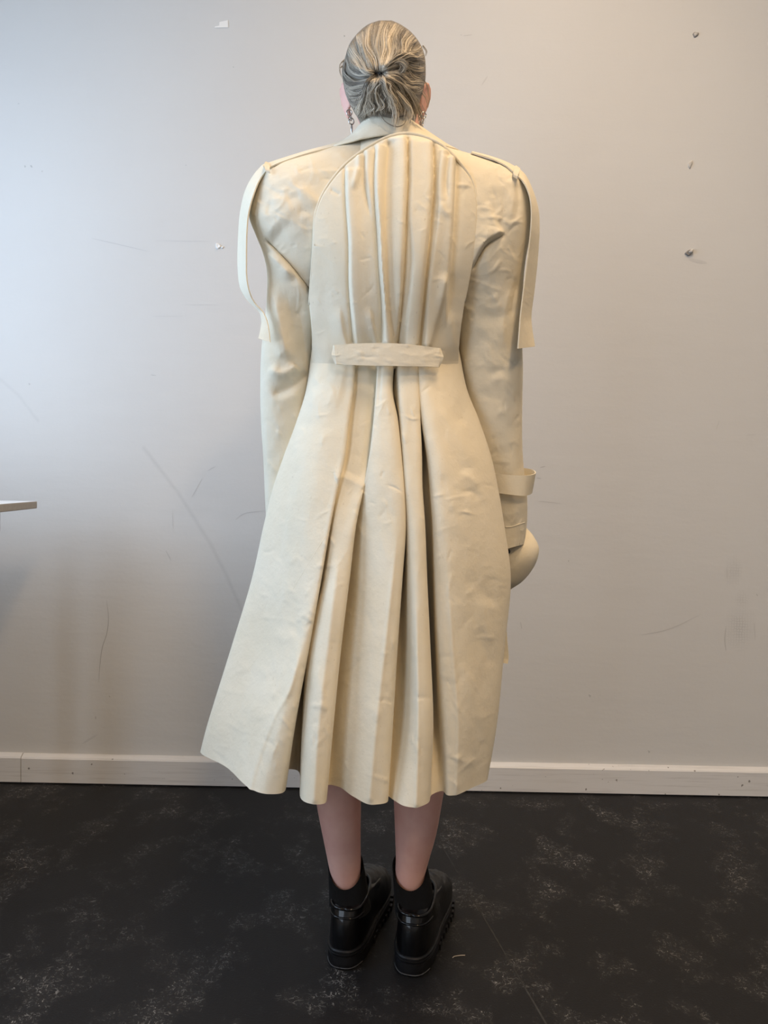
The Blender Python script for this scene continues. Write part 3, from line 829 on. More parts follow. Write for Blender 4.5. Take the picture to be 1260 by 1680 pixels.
skirt_strokes = [
    # small tucks under the belt and bends of the left panel
    ([(565, 600), (560, 630), (552, 662), (546, 690)], 14, 5, 0.0060, 0.05, 0.5),
    ([(553, 600), (545, 640), (533, 690)], 9, 9, 0.0035, 0.1, 0.5),
    ([(515, 615), (527, 632), (537, 622)], 6, 5, 0.005),
    ([(509, 640), (528, 628), (545, 610)], 7, 6, -0.005),
    ([(507, 668), (520, 650), (535, 640)], 6, 6, 0.004),
    ([(522, 690), (500, 760), (478, 850), (462, 930), (445, 1000)], 7, 7, 0.0035, 0.3, 0.4),
    ([(498, 700), (484, 745)], 5, 5, 0.004), ([(492, 760), (470, 830)], 6, 6, -0.0035),
    ([(470, 860), (455, 930)], 8, 8, -0.003), ([(488, 880), (470, 960), (455, 1030)], 6, 6, 0.0035),
    ([(520, 640), (508, 700)], 6, 6, 0.003), ([(535, 700), (522, 760)], 8, 8, 0.0025),
    # pinch at the lower stitches of the second panel
    ([(549, 786), (562, 783), (580, 790), (597, 800)], 7, 9, 0.0065, 0.1, 0.05),
    ([(560, 770), (580, 778), (597, 786)], 8, 6, -0.004),
    ([(597, 806), (590, 818), (582, 840)], 6, 5, 0.004, 0.05, 0.5),
    ([(601, 690), (606, 697), (611, 693)], 8, 6, 0.003), ([(603, 620), (602, 690)], 8, 8, -0.0025),
    # right-hand panel: bends and dents
    ([(715, 640), (735, 690), (755, 730), (775, 760)], 12, 12, 0.0060, 0.3, 0.4),
    ([(722, 690), (745, 745), (768, 790)], 9, 9, -0.0045),
    ([(745, 690), (762, 735), (778, 770)], 8, 8, 0.005),
    ([(770, 650), (760, 680), (752, 700)], 10, 8, -0.006),
    ([(752, 775), (772, 785), (786, 800)], 5, 6, 0.0055), ([(755, 806), (775, 808), (790, 822)], 5, 5, -0.0060),
    ([(762, 770), (782, 800), (798, 830)], 6, 6, 0.0045), ([(735, 790), (745, 840), (765, 890)], 8, 7, 0.0035),
    ([(725, 770), (733, 820), (745, 860)], 7, 7, -0.0030),
    ([(755, 960), (775, 955), (795, 975), (800, 1000)], 12, 9, -0.0050), ([(790, 975), (800, 1030), (814, 1090)], 7, 9, 0.0065, 0.15, 0.5),
    ([(805, 940), (812, 1000)], 8, 8, -0.004), ([(780, 1030), (800, 1075), (806, 1100)], 9, 9, -0.0045),
    ([(755, 1080), (775, 1140), (790, 1190)], 7, 7, 0.0035), ([(780, 1165), (795, 1200)], 6, 6, 0.003), ([(745, 1240), (765, 1250), (780, 1246)], 5, 5, 0.0035),
    ([(790, 1210), (785, 1250)], 5, 5, -0.003), ([(737, 880), (742, 960), (748, 1040)], 6, 6, 0.0025),
    # folds 2-4: soft bends
    ([(560, 900), (548, 1000), (536, 1100)], 6, 6, 0.003), ([(515, 1080), (528, 1130), (533, 1180)], 7, 7, 0.004), ([(525, 1150), (538, 1165)], 4, 4, 0.0035),
    ([(620, 870), (640, 930)], 8, 8, 0.0025), ([(600, 1150), (625, 1180)], 6, 6, 0.002), ([(625, 800), (650, 860)], 6, 6, -0.002),
    ([(470, 980), (490, 1040), (495, 1060)], 8, 8, -0.003), ([(455, 1030), (468, 1050), (488, 1035)], 6, 6, 0.004), ([(440, 1080), (455, 1130), (450, 1170)], 8, 8, -0.003),
    ([(400, 1150), (425, 1180)], 7, 7, 0.0025), ([(420, 1090), (445, 1110)], 6, 6, 0.0025), ([(385, 1010), (400, 1060)], 8, 8, -0.003),
]
skirt_strokes = [(t[0], t[1] * 1.3, t[2] * 1.3, t[3] * 0.42) + tuple(t[4:]) for t in skirt_strokes]
skirt_strokes += [([(498, 1050), (476, 1131), (453, 1174), (430, 1231), (411, 1296)], 4, 4, 0.0045, 0.25, 0.0), ([(655, 850), (634, 1045), (618, 1188), (607, 1310)], 4, 4, 0.0035, 0.3, 0.0),
    ([(682, 960), (686, 1188), (683, 1320)], 3.5, 3.5, 0.0035, 0.3, 0.0), ([(732, 900), (742, 1060), (751, 1188), (748, 1300)], 4, 4, 0.0030, 0.3, 0.0), ([(560, 880), (536, 1080), (524, 1190), (516, 1312)], 5, 5, 0.0030, 0.3, 0.0)]
skirt_strokes += creases(170, 350, 620, 830, 1290, 11, 0.0012) + creases(70, 720, 640, 835, 1280, 12, 0.0009, 25, 90) + creases(60, 350, 900, 540, 1270, 13, 0.0014)
SK = folds(SK, skirt_strokes, fac)
coat = grid('coat', SK, CLOTH, person, closed=True, thick=0.0022)
coat['label'] = 'long cream cotton trench-style coat with flared pleated skirt'

# ------------------------------------------------------------------ coat: arched back panel with tucks
arch = [(508, 500), (510, 470), (513, 430), (515, 400), (517, 357), (526, 326), (541, 300), (564, 272), (588, 252), (616, 234), (641, 223), (667, 218.5), (690, 222), (710, 229.5), (730, 241.5),
        (753, 265), (774, 295), (781, 326), (781, 362), (776, 413), (768, 459), (760, 500)]
A = spline(np.array([(x, y, 0.0) for x, y in arch]), 12, 0)[:, :2]
nA = len(A)
cumA = np.concatenate([[0], np.cumsum(np.hypot(*np.diff(A, axis=0).T))]); cumA /= cumA[-1]
s_u = np.linspace(0, 1, 300)
A = np.stack([np.interp(s_u, cumA, A[:, 0]), np.interp(s_u, cumA, A[:, 1])], 1)
# foot points: spread along the waist
fx = np.clip((A[:, 0] - 508) / (770 - 508), 0, 1)
fx = 0.55 * s_u + 0.45 * fx
B = np.stack([511 + fx * (756 - 511), np.full(300, 605.0)], 1)
yk = [205, 250, 300, 350, 400, 450, 500, 550, 592, 630]
yv = [1.337, 1.317, 1.301, 1.290, 1.286, 1.289, 1.300, 1.316, 1.3285, 1.3335]
_pf = np.polynomial.polynomial.Polynomial.fit(yk, yv, 6)
def panel_Y(px, py):
    yc = _pf(np.asarray(py, float))
    hw = np.interp(py, [215, 300, 400, 500, 592, 630], [190, 178, 166, 146, 130, 132])
    cxp = np.interp(py, [215, 350, 592], [655, 648, 631])
    u = np.clip(np.abs(px - cxp) / hw, 0, 0.97)
    return yc + np.interp(py, [480, 570], [0.085, 0.068]) * (1 - np.sqrt(1 - u*u))
tv = np.linspace(0, 1, 230)[:, None]
PX = A[None, :, 0] * (1 - tv) + B[None, :, 0] * tv
PY = A[None, :, 1] * (1 - tv) + B[None, :, 1] * tv
# the sides bow in slightly at the waist
PX = PX + np.where(np.linspace(0, 1, 300)[None, :] < 0.5, 1, -1) * 3.0 * np.sin(np.pi * tv) * (np.abs(np.linspace(-1, 1, 300))[None, :]**6)
PG = np.stack([PX, PY, panel_Y(PX, PY)], -1)
# towards the waist the panel sinks into the top of the skirt, so the cloth runs on without an edge
treeS0 = bvh(coat)
yb_ = np.full(300, np.nan)
for i in range(300):
    h_ = hit(treeS0, B[i, 0], 600.0)
    if h_ is not None: yb_[i] = h_[1]
ok_ = ~np.isnan(yb_); yb_ = np.interp(np.arange(300), np.where(ok_)[0], yb_[ok_])
yb_ = np.convolve(np.pad(yb_, 6, mode='edge'), np.ones(13)/13, mode='valid')
wt_ = np.clip((PY - 535) / 62, 0, 1); wt_ = wt_*wt_*(3 - 2*wt_)
PG[..., 2] += wt_ * (yb_[None, :] + 0.003 - PG[-8:-7, :, 2])
low_ = np.clip((604 - PY) / 16, 0, 1)
# rolled rim, then cloth turning away under the edge
e = np.linspace(0, 1, 300); rim = np.minimum(e, 1 - e) * 300
PG[..., 2] += 0.010 * np.exp(-(rim[None, :] / 2.2)**2) * np.clip((560 - PY) / 60, 0.1, 1)
top_rim = np.linspace(0, 1, 230)[:, None] * 230
PG[..., 2] += 0.009 * np.exp(-(top_rim / 2.0)**2)
sideL = [np.stack([PG[:, 0, 0] + dx, PG[:, 0, 1], PG[:, 0, 2] + dy], -1) for dx, dy in ((14, 0.085), (8, 0.055), (3, 0.022))]
sideR = [np.stack([PG[:, -1, 0] - dx, PG[:, -1, 1], PG[:, -1, 2] + dy], -1) for dx, dy in ((3, 0.022), (8, 0.055), (14, 0.085))]
PW = PA(np.concatenate([np.stack(sideL, 1), PG, np.stack(sideR, 1)], 1))
pf = np.zeros(PW.shape[:2]); ee = np.concatenate([[0]*3, np.clip(rim / 8, 0, 1), [0]*3]); pf[:] = ee[None, :]
pf *= np.clip(top_rim / 4, 0.15, 1)
pf[:, 3:-3] *= low_
PW = crumple(PW, 0.0022, 9, 1.7, (1.3, 1, 0.5), pf)
up = 0.10
tucks = [
    # ridge lines (soft side, sharp side)
    ([(571, 274), (572, 323), (577, 400), (578, 469), (586, 554), (590, 592)], 4, 13, 0.0085, 0.03, 0.0),
    ([(566, 270), (567, 323), (571.5, 400), (572, 469), (579, 560)], 3, 3, -0.0040, 0.03, 0.0),
    ([(590, 254), (589, 275), (582, 305), (580, 318)], 5, 4, 0.0050, 0.03, 0.3),
    ([(602, 246), (603, 293), (611, 345), (616, 380)], 4, 9, 0.0060, 0.03, 0.6),
    ([(598, 247), (598, 293), (605, 339), (612, 375)], 4, 3, -0.0045, 0.03, 0.5),
    ([(621, 236), (619, 298), (624, 375), (627, 439), (632, 503), (634, 560)], 4, 8, 0.0100, 0.02, 0.0),
    ([(616, 236), (613.5, 298), (618, 375), (622, 439), (627, 503), (626, 560)], 4, 3, -0.0050, 0.02, 0.0),
    ([(638, 227), (633, 280), (631, 336), (633, 400), (639, 503), (648, 566)], 4, 7, -0.0085, 0.02, 0.0),
    ([(652, 224), (650, 300), (648, 400), (648, 500)], 14, 14, 0.0035, 0.03, 0.3),
    ([(664, 221), (664, 298), (662, 349), (660, 400), (657, 451), (653, 515), (648, 566)], 10, 2.5, 0.0080, 0.02, 0.0),
    ([(668, 221), (669, 298), (667, 349), (665, 400), (663, 451), (658, 515), (652, 566)], 2.5, 4, -0.0060, 0.02, 0.0),
    ([(676, 224), (677, 300), (675, 350), (680, 430), (672, 520), (668, 566)], 5, 16, 0.0065, 0.03, 0.0),
    ([(706, 231), (706, 298), (700, 375), (695, 426), (688, 503), (683, 566)], 12, 3, 0.0085, 0.02, 0.0),
    ([(710, 231), (712, 298), (706, 375), (701, 426), (694, 503), (688, 566)], 2.5, 4.5, -0.0085, 0.02, 0.0),
    ([(727, 244), (721, 298), (721, 349), (713, 413), (705, 480), (698, 566)], 4, 9, 0.0080, 0.02, 0.0),
    ([(736, 250), (731, 300), (733, 340)], 4, 4, -0.0050, 0.03, 0.4), ([(722, 335), (730, 352), (740, 358)], 5, 5, 0.0018),
    ([(744, 256), (742, 311), (740, 362), (735, 426), (730, 503), (730, 541)], 9, 2.5, 0.0095, 0.02, 0.2),
    ([(748, 258), (746, 311), (744, 362), (740, 426), (735, 503), (735, 541)], 2.5, 6, -0.0060, 0.02, 0.3),
    ([(734, 446), (722, 500), (704, 566)], 8, 3, 0.0070, 0.2, 0.0),
    ([(735, 500), (742, 550), (750, 585)], 6, 5, 0.0030, 0.4, 0.3),
    ([(605, 500), (612, 540), (618, 566)], 6, 3, 0.0050, 0.4, 0.0), ([(556, 500), (562, 545), (568, 566)], 8, 4, 0.0045, 0.4, 0.0),
    ([(530, 400), (534, 480), (528, 580)], 12, 12, -0.0020), ([(745, 440), (748, 530)], 9, 9, -0.002),
    ([(541, 310), (560, 321)], 3, 3, -0.0015), ([(748, 303), (775, 306)], 2.5, 2.5, 0.0018),
]
tucks = [(t[0], t[1], t[2], t[3] * (1.0 if t[3] > 0 else 1.15)) + tuple(t[4:]) for t in tucks]
tucks = [(t[0], t[1] * (1.5 if t[1] > 5 else 1), t[2] * (1.5 if t[2] > 5 else 1)) + tuple(t[3:]) for t in tucks]
PW = folds(PW, tucks, pf, 1.9)
PW = folds(PW, creases(70, 515, 260, 775, 590, 21, 0.0007, 16, 55, 0.5, 0.5), pf)
panel = grid('back_panel', PW, CLOTH, coat, thick=0.002)
panel['label'] = 'arched gathered back panel'
# raised piped seam round the arch
sp = PA(np.stack([A[::3, 0], A[::3, 1], panel_Y(A[::3, 0], A[::3, 1]) + 0.002], -1))
tube('arch_seam', sp, 0.0026, CLOTH, coat, 8)

# ------------------------------------------------------------------ coat: shoulders with sleeves
def sleeve(rows, strokes, right, seed):
    n = 40; R = []
    for (ox, oy), (ix, iy), yc, hb, hf in rows:
        ring = []
        for k in range(n):
            th = 2*math.pi*k/n
            c, s_ = math.cos(th), math.sin(th)
            cc = math.copysign(abs(c)**0.85, c)
            mx, my = (ox + ix)/2, (oy + iy)/2
            Y = yc - (hb if s_ > 0 else hf) * math.copysign(abs(s_)**0.85, s_)
            ring.append((mx + cc*(ox - mx), my + cc*(oy - my), Y))
        R.append(ring)
    G = loft(PA(np.array(R)), 7, 18, closed=True)
    th = np.linspace(0, 2*math.pi, G.shape[1], endpoint=False)
    fc = np.clip(np.sin(th) * 3.0, 0, 1)[None, :] * np.ones((G.shape[0], 1))
    G = crumple(G, 0.0050, 8.5, seed, (1, 1, 0.8), fc)
    G = crumple(G, 0.0020, 19, seed + 4, (1, 1, 1), fc)
    strokes = [(t[0], t[1] * 1.2, t[2] * 1.2, t[3] * (0.42 if abs(t[3]) < 0.0095 else 1.0)) + tuple(t[4:]) for t in strokes]
    xs_ = (750, 865) if right else (410, 560)
    strokes += creases(60, xs_[0], 270, xs_[1], 480, int(seed*10), 0.0012, 16, 70, 0.6, 0.6) + creases(50, 755 if right else 428, 480, 860 if right else 512, 880, int(seed*10) + 1, 0.0012, 14, 60, 0.8, 0.6)
    G = folds(G, strokes, fc)
    o = grid('sleeve', G, CLOTH, coat, closed=True, thick=0.002)
    return o
left_rows = [
 ((446, 268), (640, 214), 1.395, 0.010, 0.010),
 ((430, 278), (636, 232), 1.400, 0.045, 0.04),
 ((420, 298), (634, 262), 1.405, 0.068, 0.06),
 ((413, 325), (630, 310), 1.410, 0.082, 0.07),
 ((409, 353), (625, 360), 1.412, 0.088, 0.07),
 ((420, 385), (615, 405), 1.414, 0.088, 0.07),
 ((431, 412), (590, 440), 1.416, 0.084, 0.065),
 ((438, 440), (562, 470), 1.418, 0.074, 0.06),
 ((439, 475), (538, 500), 1.420, 0.062, 0.055),
 ((436, 520), (522, 540), 1.424, 0.056, 0.052),
 ((430, 570), (514, 585), 1.430, 0.054, 0.052),
 ((428, 630), (510, 640), 1.438, 0.052, 0.05),
 ((429, 690), (508, 697), 1.446, 0.050, 0.05),
 ((433, 755), (506, 758), 1.454, 0.047, 0.048),
 ((436, 825), (504, 825), 1.462, 0.044, 0.046),
 ((440, 895), (502, 895), 1.470, 0.042, 0.044)]
left_strokes = [
    ([(434, 384), (452, 402), (473, 424), (492, 447), (511, 472)], 5, 30, -0.0150, 0.15, 0.0),
    ([(433, 386), (450.5, 404), (471.5, 426), (490.5, 449), (509.5, 474)], 3.0, 1.0, -0.0100, 0.10, 0.0),
    ([(436, 412), (456, 432), (484, 458)], 8, 6, 0.0100, 0.3, 0.3), ([(442, 460), (458, 520), (474, 600)], 12, 10, 0.0096, 0.3, 0.2), ([(484, 480), (496, 545), (500, 600)], 12, 14, -0.0100, 0.3, 0.3), ([(452, 430), (474, 447), (490, 470)], 5, 5, -0.006),
    ([(458, 455), (455, 500), (462, 560), (480, 605)], 8, 8, 0.0060), ([(470, 470), (478, 520), (490, 560)], 9, 9, -0.0070),
    ([(440, 340), (430, 365), (434, 384)], 7, 7, 0.006), ([(445, 330), (438, 355)], 4, 5, -0.005),
    ([(492, 310), (480, 300), (505, 325), (520, 345)], 7, 7, 0.0045), ([(488, 300), (510, 322), (528, 340)], 7, 6, 0.0055),
    ([(486, 345), (505, 348), (518, 360)], 7, 6, -0.0055), ([(470, 330), (495, 318)], 8, 7, -0.0045),
    ([(500, 358), (515, 352), (524, 346)], 4, 4, 0.0035), ([(468, 395), (490, 380), (505, 375)], 9, 8, 0.0035),
    ([(450, 350), (470, 360), (490, 362)], 6, 6, 0.004), ([(455, 300), (500, 285), (540, 290)], 9, 9, 0.003), ([(440, 310), (465, 320)], 7, 7, -0.003),
    # elbow
    ([(438, 604), (462, 614), (482, 606), (486, 600)], 6, 8, 0.0100, 0.3, 0.05), ([(442, 648), (465, 640), (490, 625), (505, 610)], 7, 10, -0.0100, 0.2, 0.1),
    ([(440, 580), (446, 600), (452, 612)], 6, 6, 0.004), ([(458, 560), (462, 590)], 5, 5, 0.0045), ([(474, 556), (480, 590)], 6, 6, 0.005),
    ([(440, 655), (470, 655), (498, 645)], 6, 10, 0.0060), ([(438, 690), (440, 760), (442, 820)], 4, 5, 0.0040, 0.2, 0.1), ([(445, 690), (470, 700)], 8, 8, 0.002)]
sl = sleeve(left_rows, left_strokes, False, 2.2)
right_rows = [
 ((838, 274), (640, 214), 1.395, 0.010, 0.010),
 ((853, 283), (645, 232), 1.400, 0.045, 0.04),
 ((863, 300), (648, 262), 1.405, 0.068, 0.06),
 ((871, 330), (652, 310), 1.410, 0.082, 0.07),
 ((872, 360), (660, 360), 1.412, 0.086, 0.07),
 ((868, 392), (678, 400), 1.414, 0.084, 0.07),
 ((862, 424), (704, 436), 1.416, 0.078, 0.065),
 ((858, 462), (730, 472), 1.420, 0.068, 0.06),
 ((857, 505), (745, 510), 1.424, 0.060, 0.055),
 ((856, 555), (752, 558), 1.430, 0.056, 0.052),
 ((857, 605), (757, 606), 1.436, 0.054, 0.052),
 ((856, 665), (764, 666), 1.444, 0.052, 0.05),
 ((856, 725), (776, 726), 1.450, 0.049, 0.05),
 ((859, 775), (788, 776), 1.455, 0.046, 0.048),
 ((864, 815), (796, 817), 1.458, 0.044, 0.046),
 ((864, 853), (804, 858), 1.460, 0.042, 0.044),
 ((860, 892), (812, 906), 1.462, 0.040, 0.042)]
right_strokes = [
    ([(828, 380), (812, 388), (797, 397), (785, 415), (775, 434)], 26, 1.6, 0.0125, 0.15, 0.0),
    ([(829, 382), (813, 390), (798.5, 399.5), (787, 417), (777, 436)], 1.0, 3.5, -0.0100, 0.15, 0.0),
    ([(848, 296), (850, 330), (845, 365)], 7, 5, -0.0085, 0.2, 0.4), ([(840, 292), (842, 325), (838, 350), (830, 372)], 6, 6, 0.0070, 0.1, 0.4),
    ([(822, 300), (826, 340), (820, 372), (806, 386)], 9, 9, -0.0065), ([(798, 400), (800, 440), (805, 475)], 7, 9, 0.0060, 0.2, 0.4),
    ([(790, 460), (805, 480), (818, 495)], 9, 9, 0.0050), ([(785, 490), (800, 505), (830, 500)], 7, 8, 0.0055), ([(790, 515), (815, 520), (835, 515)], 8, 8, -0.0050),
    ([(838, 470), (828, 510), (824, 545), (826, 575)], 6, 6, 0.0070, 0.3, 0.3), ([(850, 450), (842, 490), (838, 530)], 6, 6, -0.0060),
    ([(846, 470), (850, 500), (846, 540)], 4, 4, 0.005), ([(796, 560), (808, 590), (812, 610)], 6, 6, 0.004), ([(770, 590), (785, 560), (795, 540)], 7, 7, -0.004),
    ([(800, 626), (825, 622), (845, 635), (850, 655)], 6, 7, 0.0055), ([(795, 615), (830, 605)], 7, 7, -0.004), ([(780, 640), (800, 650), (830, 655)], 9, 9, -0.004),
    ([(822, 625), (838, 645), (846, 660)], 3, 3, 0.004), ([(790, 690), (820, 680), (845, 690)], 10, 10, 0.0025),
    ([(768, 597), (815, 601), (857, 600)], 1.3, 1.3, 0.0016, 0.05, 0.05),
    ([(810, 350), (822, 362)], 6, 6, 0.004), ([(795, 330), (805, 360)], 8, 8, 0.003), ([(790, 290), (830, 305)], 10, 10, -0.002),
    ([(825, 840), (840, 845), (850, 835)], 5, 5, 0.003)]
sr = sleeve(right_rows, right_strokes, True, 6.4)
sl['label'] = 'wide padded left sleeve, creased at the elbow'; sr['label'] = 'wide padded right sleeve with strapped cuff'

# yoke between collar and arched panel
yx, yy_ = np.meshgrid(np.linspace(568, 731, 40), np.linspace(210, 300, 24))
ydep = panel_Y(yx, yy_) + 0.022 + 0.060*(np.abs(yx - 649.5)/81.5)**8 + 0.022*np.clip((238 - yy_)/38, 0, 1)**1.5
grid('yoke', PA(np.stack([yx, yy_ + 0.0062*(yx - 645)**2*np.clip((300 - yy_)/90, 0, 1), ydep], -1)), CLOTH, coat, thick=0.002)
# front of the bodice, closing the coat between the sleeves
fr = []
for py, lx, rx_, y0_, yf in ((236, 560, 720, 1.42, 1.50), (300, 500, 770, 1.43, 1.54), (400, 500, 775, 1.44, 1.56), (500, 505, 765, 1.43, 1.55), (592, 508, 755, 1.42, 1.53)):
    fr.append([(lx + (rx_ - lx) * t, py, y0_ + (yf - y0_) * math.sin(math.pi * t)**0.6) for t in np.linspace(0, 1, 11)])
grid('front_bodice', loft(PA(np.array(fr)), 3, 6), CLOTH, coat, thick=0.002)

# ------------------------------------------------------------------ collar
ct = [(548, 246, 1.49), (566, 234, 1.46), (581, 218, 1.425), (595, 201, 1.395), (612, 187, 1.374), (637, 182.5, 1.364), (660, 187, 1.370), (677, 199, 1.392), (692, 209, 1.425), (716, 226, 1.465), (730, 236, 1.49)]
cb = [(500, 255, 1.455), (526, 246, 1.410), (550, 240, 1.380), (578, 233, 1.362), (610, 224, 1.348), (646, 220.5, 1.345), (684, 224, 1.351), (708, 232, 1.368), (727, 239, 1.395), (746, 244, 1.43), (758, 250, 1.455)]
cr_ = []
for (a1, b1, c1), (a2, b2, c2) in zip(ct, cb):
    mid = ((a1 + a2)/2, (b1 + b2)/2 + 0.5, (c1 + c2)/2 - 0.006)
    q = (a1*0.85 + a2*0.15, b1*0.85 + b2*0.15 - 0.3, c1*0.85 + c2*0.15 - 0.006)
    cr_.append([(a2, b2 + 1.0, c2 + 0.004), (a2, b2, c2), mid, q, (a1, b1, c1), (a1*0.9 + a2*0.1, b1 + 6, c1 + 0.008), (a1*0.7 + a2*0.3, b1 + 24, c1 + 0.010)])
CG = loft(PA(np.array(cr_)), 8, 10)
CG = crumple(CG, 0.0022, 12, 4.4)
CG = folds(CG, [([(678, 200), (681, 212), (684, 224)], 3, 4, -0.003, 0.05, 0.05), ([(585, 222), (600, 205), (615, 195)], 8, 8, 0.002), ([(540, 243), (575, 234), (605, 224)], 4, 3, 0.003)])
collar = grid('collar', CG, CLOTH, coat, thick=0.0022)
collar['label'] = 'turned-down cream collar round the neck'

# ------------------------------------------------------------------ half belt
bt = [(549, 566.5), (575, 564.5), (605, 563.5), (635, 563.5), (665, 565), (695, 568), (720.5, 571.5)]
bb = [(552.5, 597.5), (578, 599), (607, 600), (638, 600.5), (667, 601), (695, 601.5), (718.5, 602.5)]
bl = []
for (x1, y1_), (x2, y2_) in zip(bt, bb):
    Y = 1.302 + 0.055 * (1 - math.sqrt(1 - ((x1 - 635) / 135)**2))
    bl.append([(x1 + (x2 - x1) * t, y1_ + (y2_ - y1_) * t, Y - 0.0008 * math.sin(math.pi * t) - 0.002*t) for t in (0, 0.25, 0.5, 0.75, 1)])
L0 = bl[0]; R0_ = bl[-1]
tipL = [(x - d, y, Y + 0.003) for (x, y, Y), d in zip(L0, (0.6, 3.4, 6.0, 4.4, 0.6))]
tipR = [(x + d, y, Y + 0.003) for (x, y, Y), d in zip(R0_, (0.6, 4.6, 7.4, 4.6, 0.6))]
def lerp_row(a_, b_, t): return [tuple(p*(1 - t) + q*t for p, q in zip(u, v_)) for u, v_ in zip(a_, b_)]
bl = [tipL, lerp_row(bl[0], tipL, 0.3), bl[0], lerp_row(bl[0], bl[1], 0.06)] + bl[1:-1] + [lerp_row(bl[-1], bl[-2], 0.06), bl[-1], lerp_row(bl[-1], tipR, 0.3), tipR]
BG = loft(PA(np.array(bl)), 6, 12)
BG = crumple(BG, 0.0012, 30, 8.8, (0.35, 1, 1.8))
BG = folds(BG, [([(546, 583), (552, 583.5), (562, 581)], 1.3, 1.3, 0.0010, 0.0, 0.5), ([(727, 586), (718, 585), (708, 582)], 1.3, 1.3, 0.0010, 0.0, 0.5)] + creases(26, 552, 566, 720, 602, 31, 0.0007, 12, 50, 0.0, 0.25))
belt = grid('half_belt', BG, CLOTH, coat, thick=0.0032)
belt['label'] = 'short cream half belt with pointed ends across the pleats'

# ------------------------------------------------------------------ shoulder straps, loops, cuff strap, drapes
def ribbon(name, rows, parent=coat, kv=8, thick=0.0022, mid=0.0, seed=0.0):
    rr = []
    for L_, R_ in rows:
        c = [(L_[i] + R_[i]) / 2 for i in range(3)]; c[2] -= mid
        rr.append([L_, tuple(c), R_])
    G = loft(PA(np.array(rr, float)), 5, kv)
    G = crumple(G, 0.0010, 25, seed)
    return grid(name, G, CLOTH, parent, thick=thick)
s1 = ribbon('shoulder_strap', [((431, 271, 1.392), (437, 281, 1.368)), ((417, 287, 1.396), (426, 296, 1.360)), ((403, 313, 1.400), (415.5, 322, 1.352)), ((395, 346, 1.402), (408, 351, 1.350)),
        ((392, 378, 1.402), (405, 384, 1.350)), ((390.5, 415, 1.402), (404.5, 422, 1.352)), ((391, 445, 1.402), (405, 456, 1.354)), ((394.5, 471, 1.402), (409.5, 479, 1.356)), ((405, 490, 1.395), (414, 490, 1.360)),
        ((416.5, 502, 1.385), (420.5, 500, 1.362)), ((427, 514, 1.372), (431, 511, 1.362)), ((429.5, 528, 1.366), (438, 526, 1.352)), ((427.5, 543, 1.362), (441.5, 543, 1.346)), ((424.5, 555.5, 1.360), (443.5, 561.5, 1.343))], mid=0.0015, seed=1)
s1['label'] = 'loose strap hanging from the left shoulder, twisted near its end'
s2 = ribbon('shoulder_strap', [((852, 278, 1.392), (846, 288, 1.368)), ((861, 287, 1.396), (857, 297, 1.360)), ((873, 311, 1.400), (867.5, 318, 1.352)), ((882.5, 343, 1.402), (871.5, 343, 1.350)), ((884.5, 371, 1.402), (870.5, 379, 1.350)),
        ((882, 420, 1.402), (866, 418, 1.352)), ((876.5, 473, 1.400), (860, 465, 1.352)), ((871, 520, 1.396), (853.5, 520, 1.350)), ((872.5, 540, 1.394), (852, 540, 1.348)), ((877, 568.5, 1.392), (849.5, 572, 1.346))], mid=0.0015, seed=2)
s2['label'] = 'loose strap hanging straight from the right shoulder'
ribbon('epaulette', [((566, 229, 1.405), (564, 236, 1.385)), ((540, 238, 1.40), (538, 243.5, 1.375)), ((510, 246, 1.40), (508, 251, 1.370)), ((475, 256.5, 1.40), (474, 262, 1.366)), ((446, 266, 1.40), (447, 273, 1.362)), ((431, 271, 1.396), (436, 281, 1.366))], seed=3)
ribbon('epaulette', [((775, 249, 1.40), (773, 251, 1.375)), ((808, 258, 1.40), (806, 261, 1.370)), ((832, 267, 1.40), (829, 272, 1.366)), ((845, 274, 1.40), (840, 281, 1.362)), ((852, 278, 1.396), (846, 288, 1.366))], seed=4)
ribbon('strap_loop', [((436, 266, 1.395), (443, 269, 1.395)), ((433.5, 270, 1.365), (442.5, 274, 1.358)), ((435, 278, 1.352), (443, 281, 1.350)), ((437, 283, 1.352), (444, 285, 1.350))], kv=5, seed=5)
ribbon('strap_loop', [((846, 272, 1.395), (853, 277, 1.395)), ((843, 277, 1.362), (852, 282, 1.362)), ((842, 285, 1.350), (849, 290, 1.350)), ((842, 290, 1.350), (848, 294, 1.350))], kv=5, seed=6)

def band(name, top, bot, parent=coat, thick=0.0022, seed=0.0):
    mid = [((a+d)/2, (b+e_)/2, (c+f)/2) for (a, b, c), (d, e_, f) in zip(top, bot)]
    G = loft(PA(np.array([top, mid, bot], float)), 6, 8, closed=True)
    G = crumple(G, 0.0010, 20, seed)
    return grid(name, G, CLOTH, parent, closed=True, thick=thick)
cs = band('cuff_strap', [(790, 775, 1.425), (812, 777, 1.402), (838, 779.5, 1.398), (861, 780, 1.404), (874, 778.5, 1.422), (878.5, 775, 1.445), (873, 770.5, 1.470), (860, 768, 1.490), (830, 768, 1.51), (800, 770, 1.50), (786, 772, 1.465)],
          [(796, 806, 1.425), (818, 809, 1.402), (840, 812, 1.398), (858, 813.5, 1.404), (868, 811.5, 1.422), (872.5, 807.5, 1.445), (868, 802, 1.470), (856, 798, 1.490), (828, 797, 1.51), (802, 800, 1.50), (791, 803, 1.465)], seed=7)
cs['label'] = 'cuff strap standing away from the right sleeve'
treeR = bvh(sr)
def on_line(tree, pts, off, k=6):
    L = spline(np.array([(x, y, 0.0) for x, y in pts]), k, 0) if len(pts) > 2 else np.array([(pts[0][0] + (pts[1][0]-pts[0][0])*t, pts[0][1] + (pts[1][1]-pts[0][1])*t, 0) for t in np.linspace(0, 1, 8)])
    out = [hit(tree, x, y, off) for x, y, _ in L]
    return [o for o in out if o is not None]
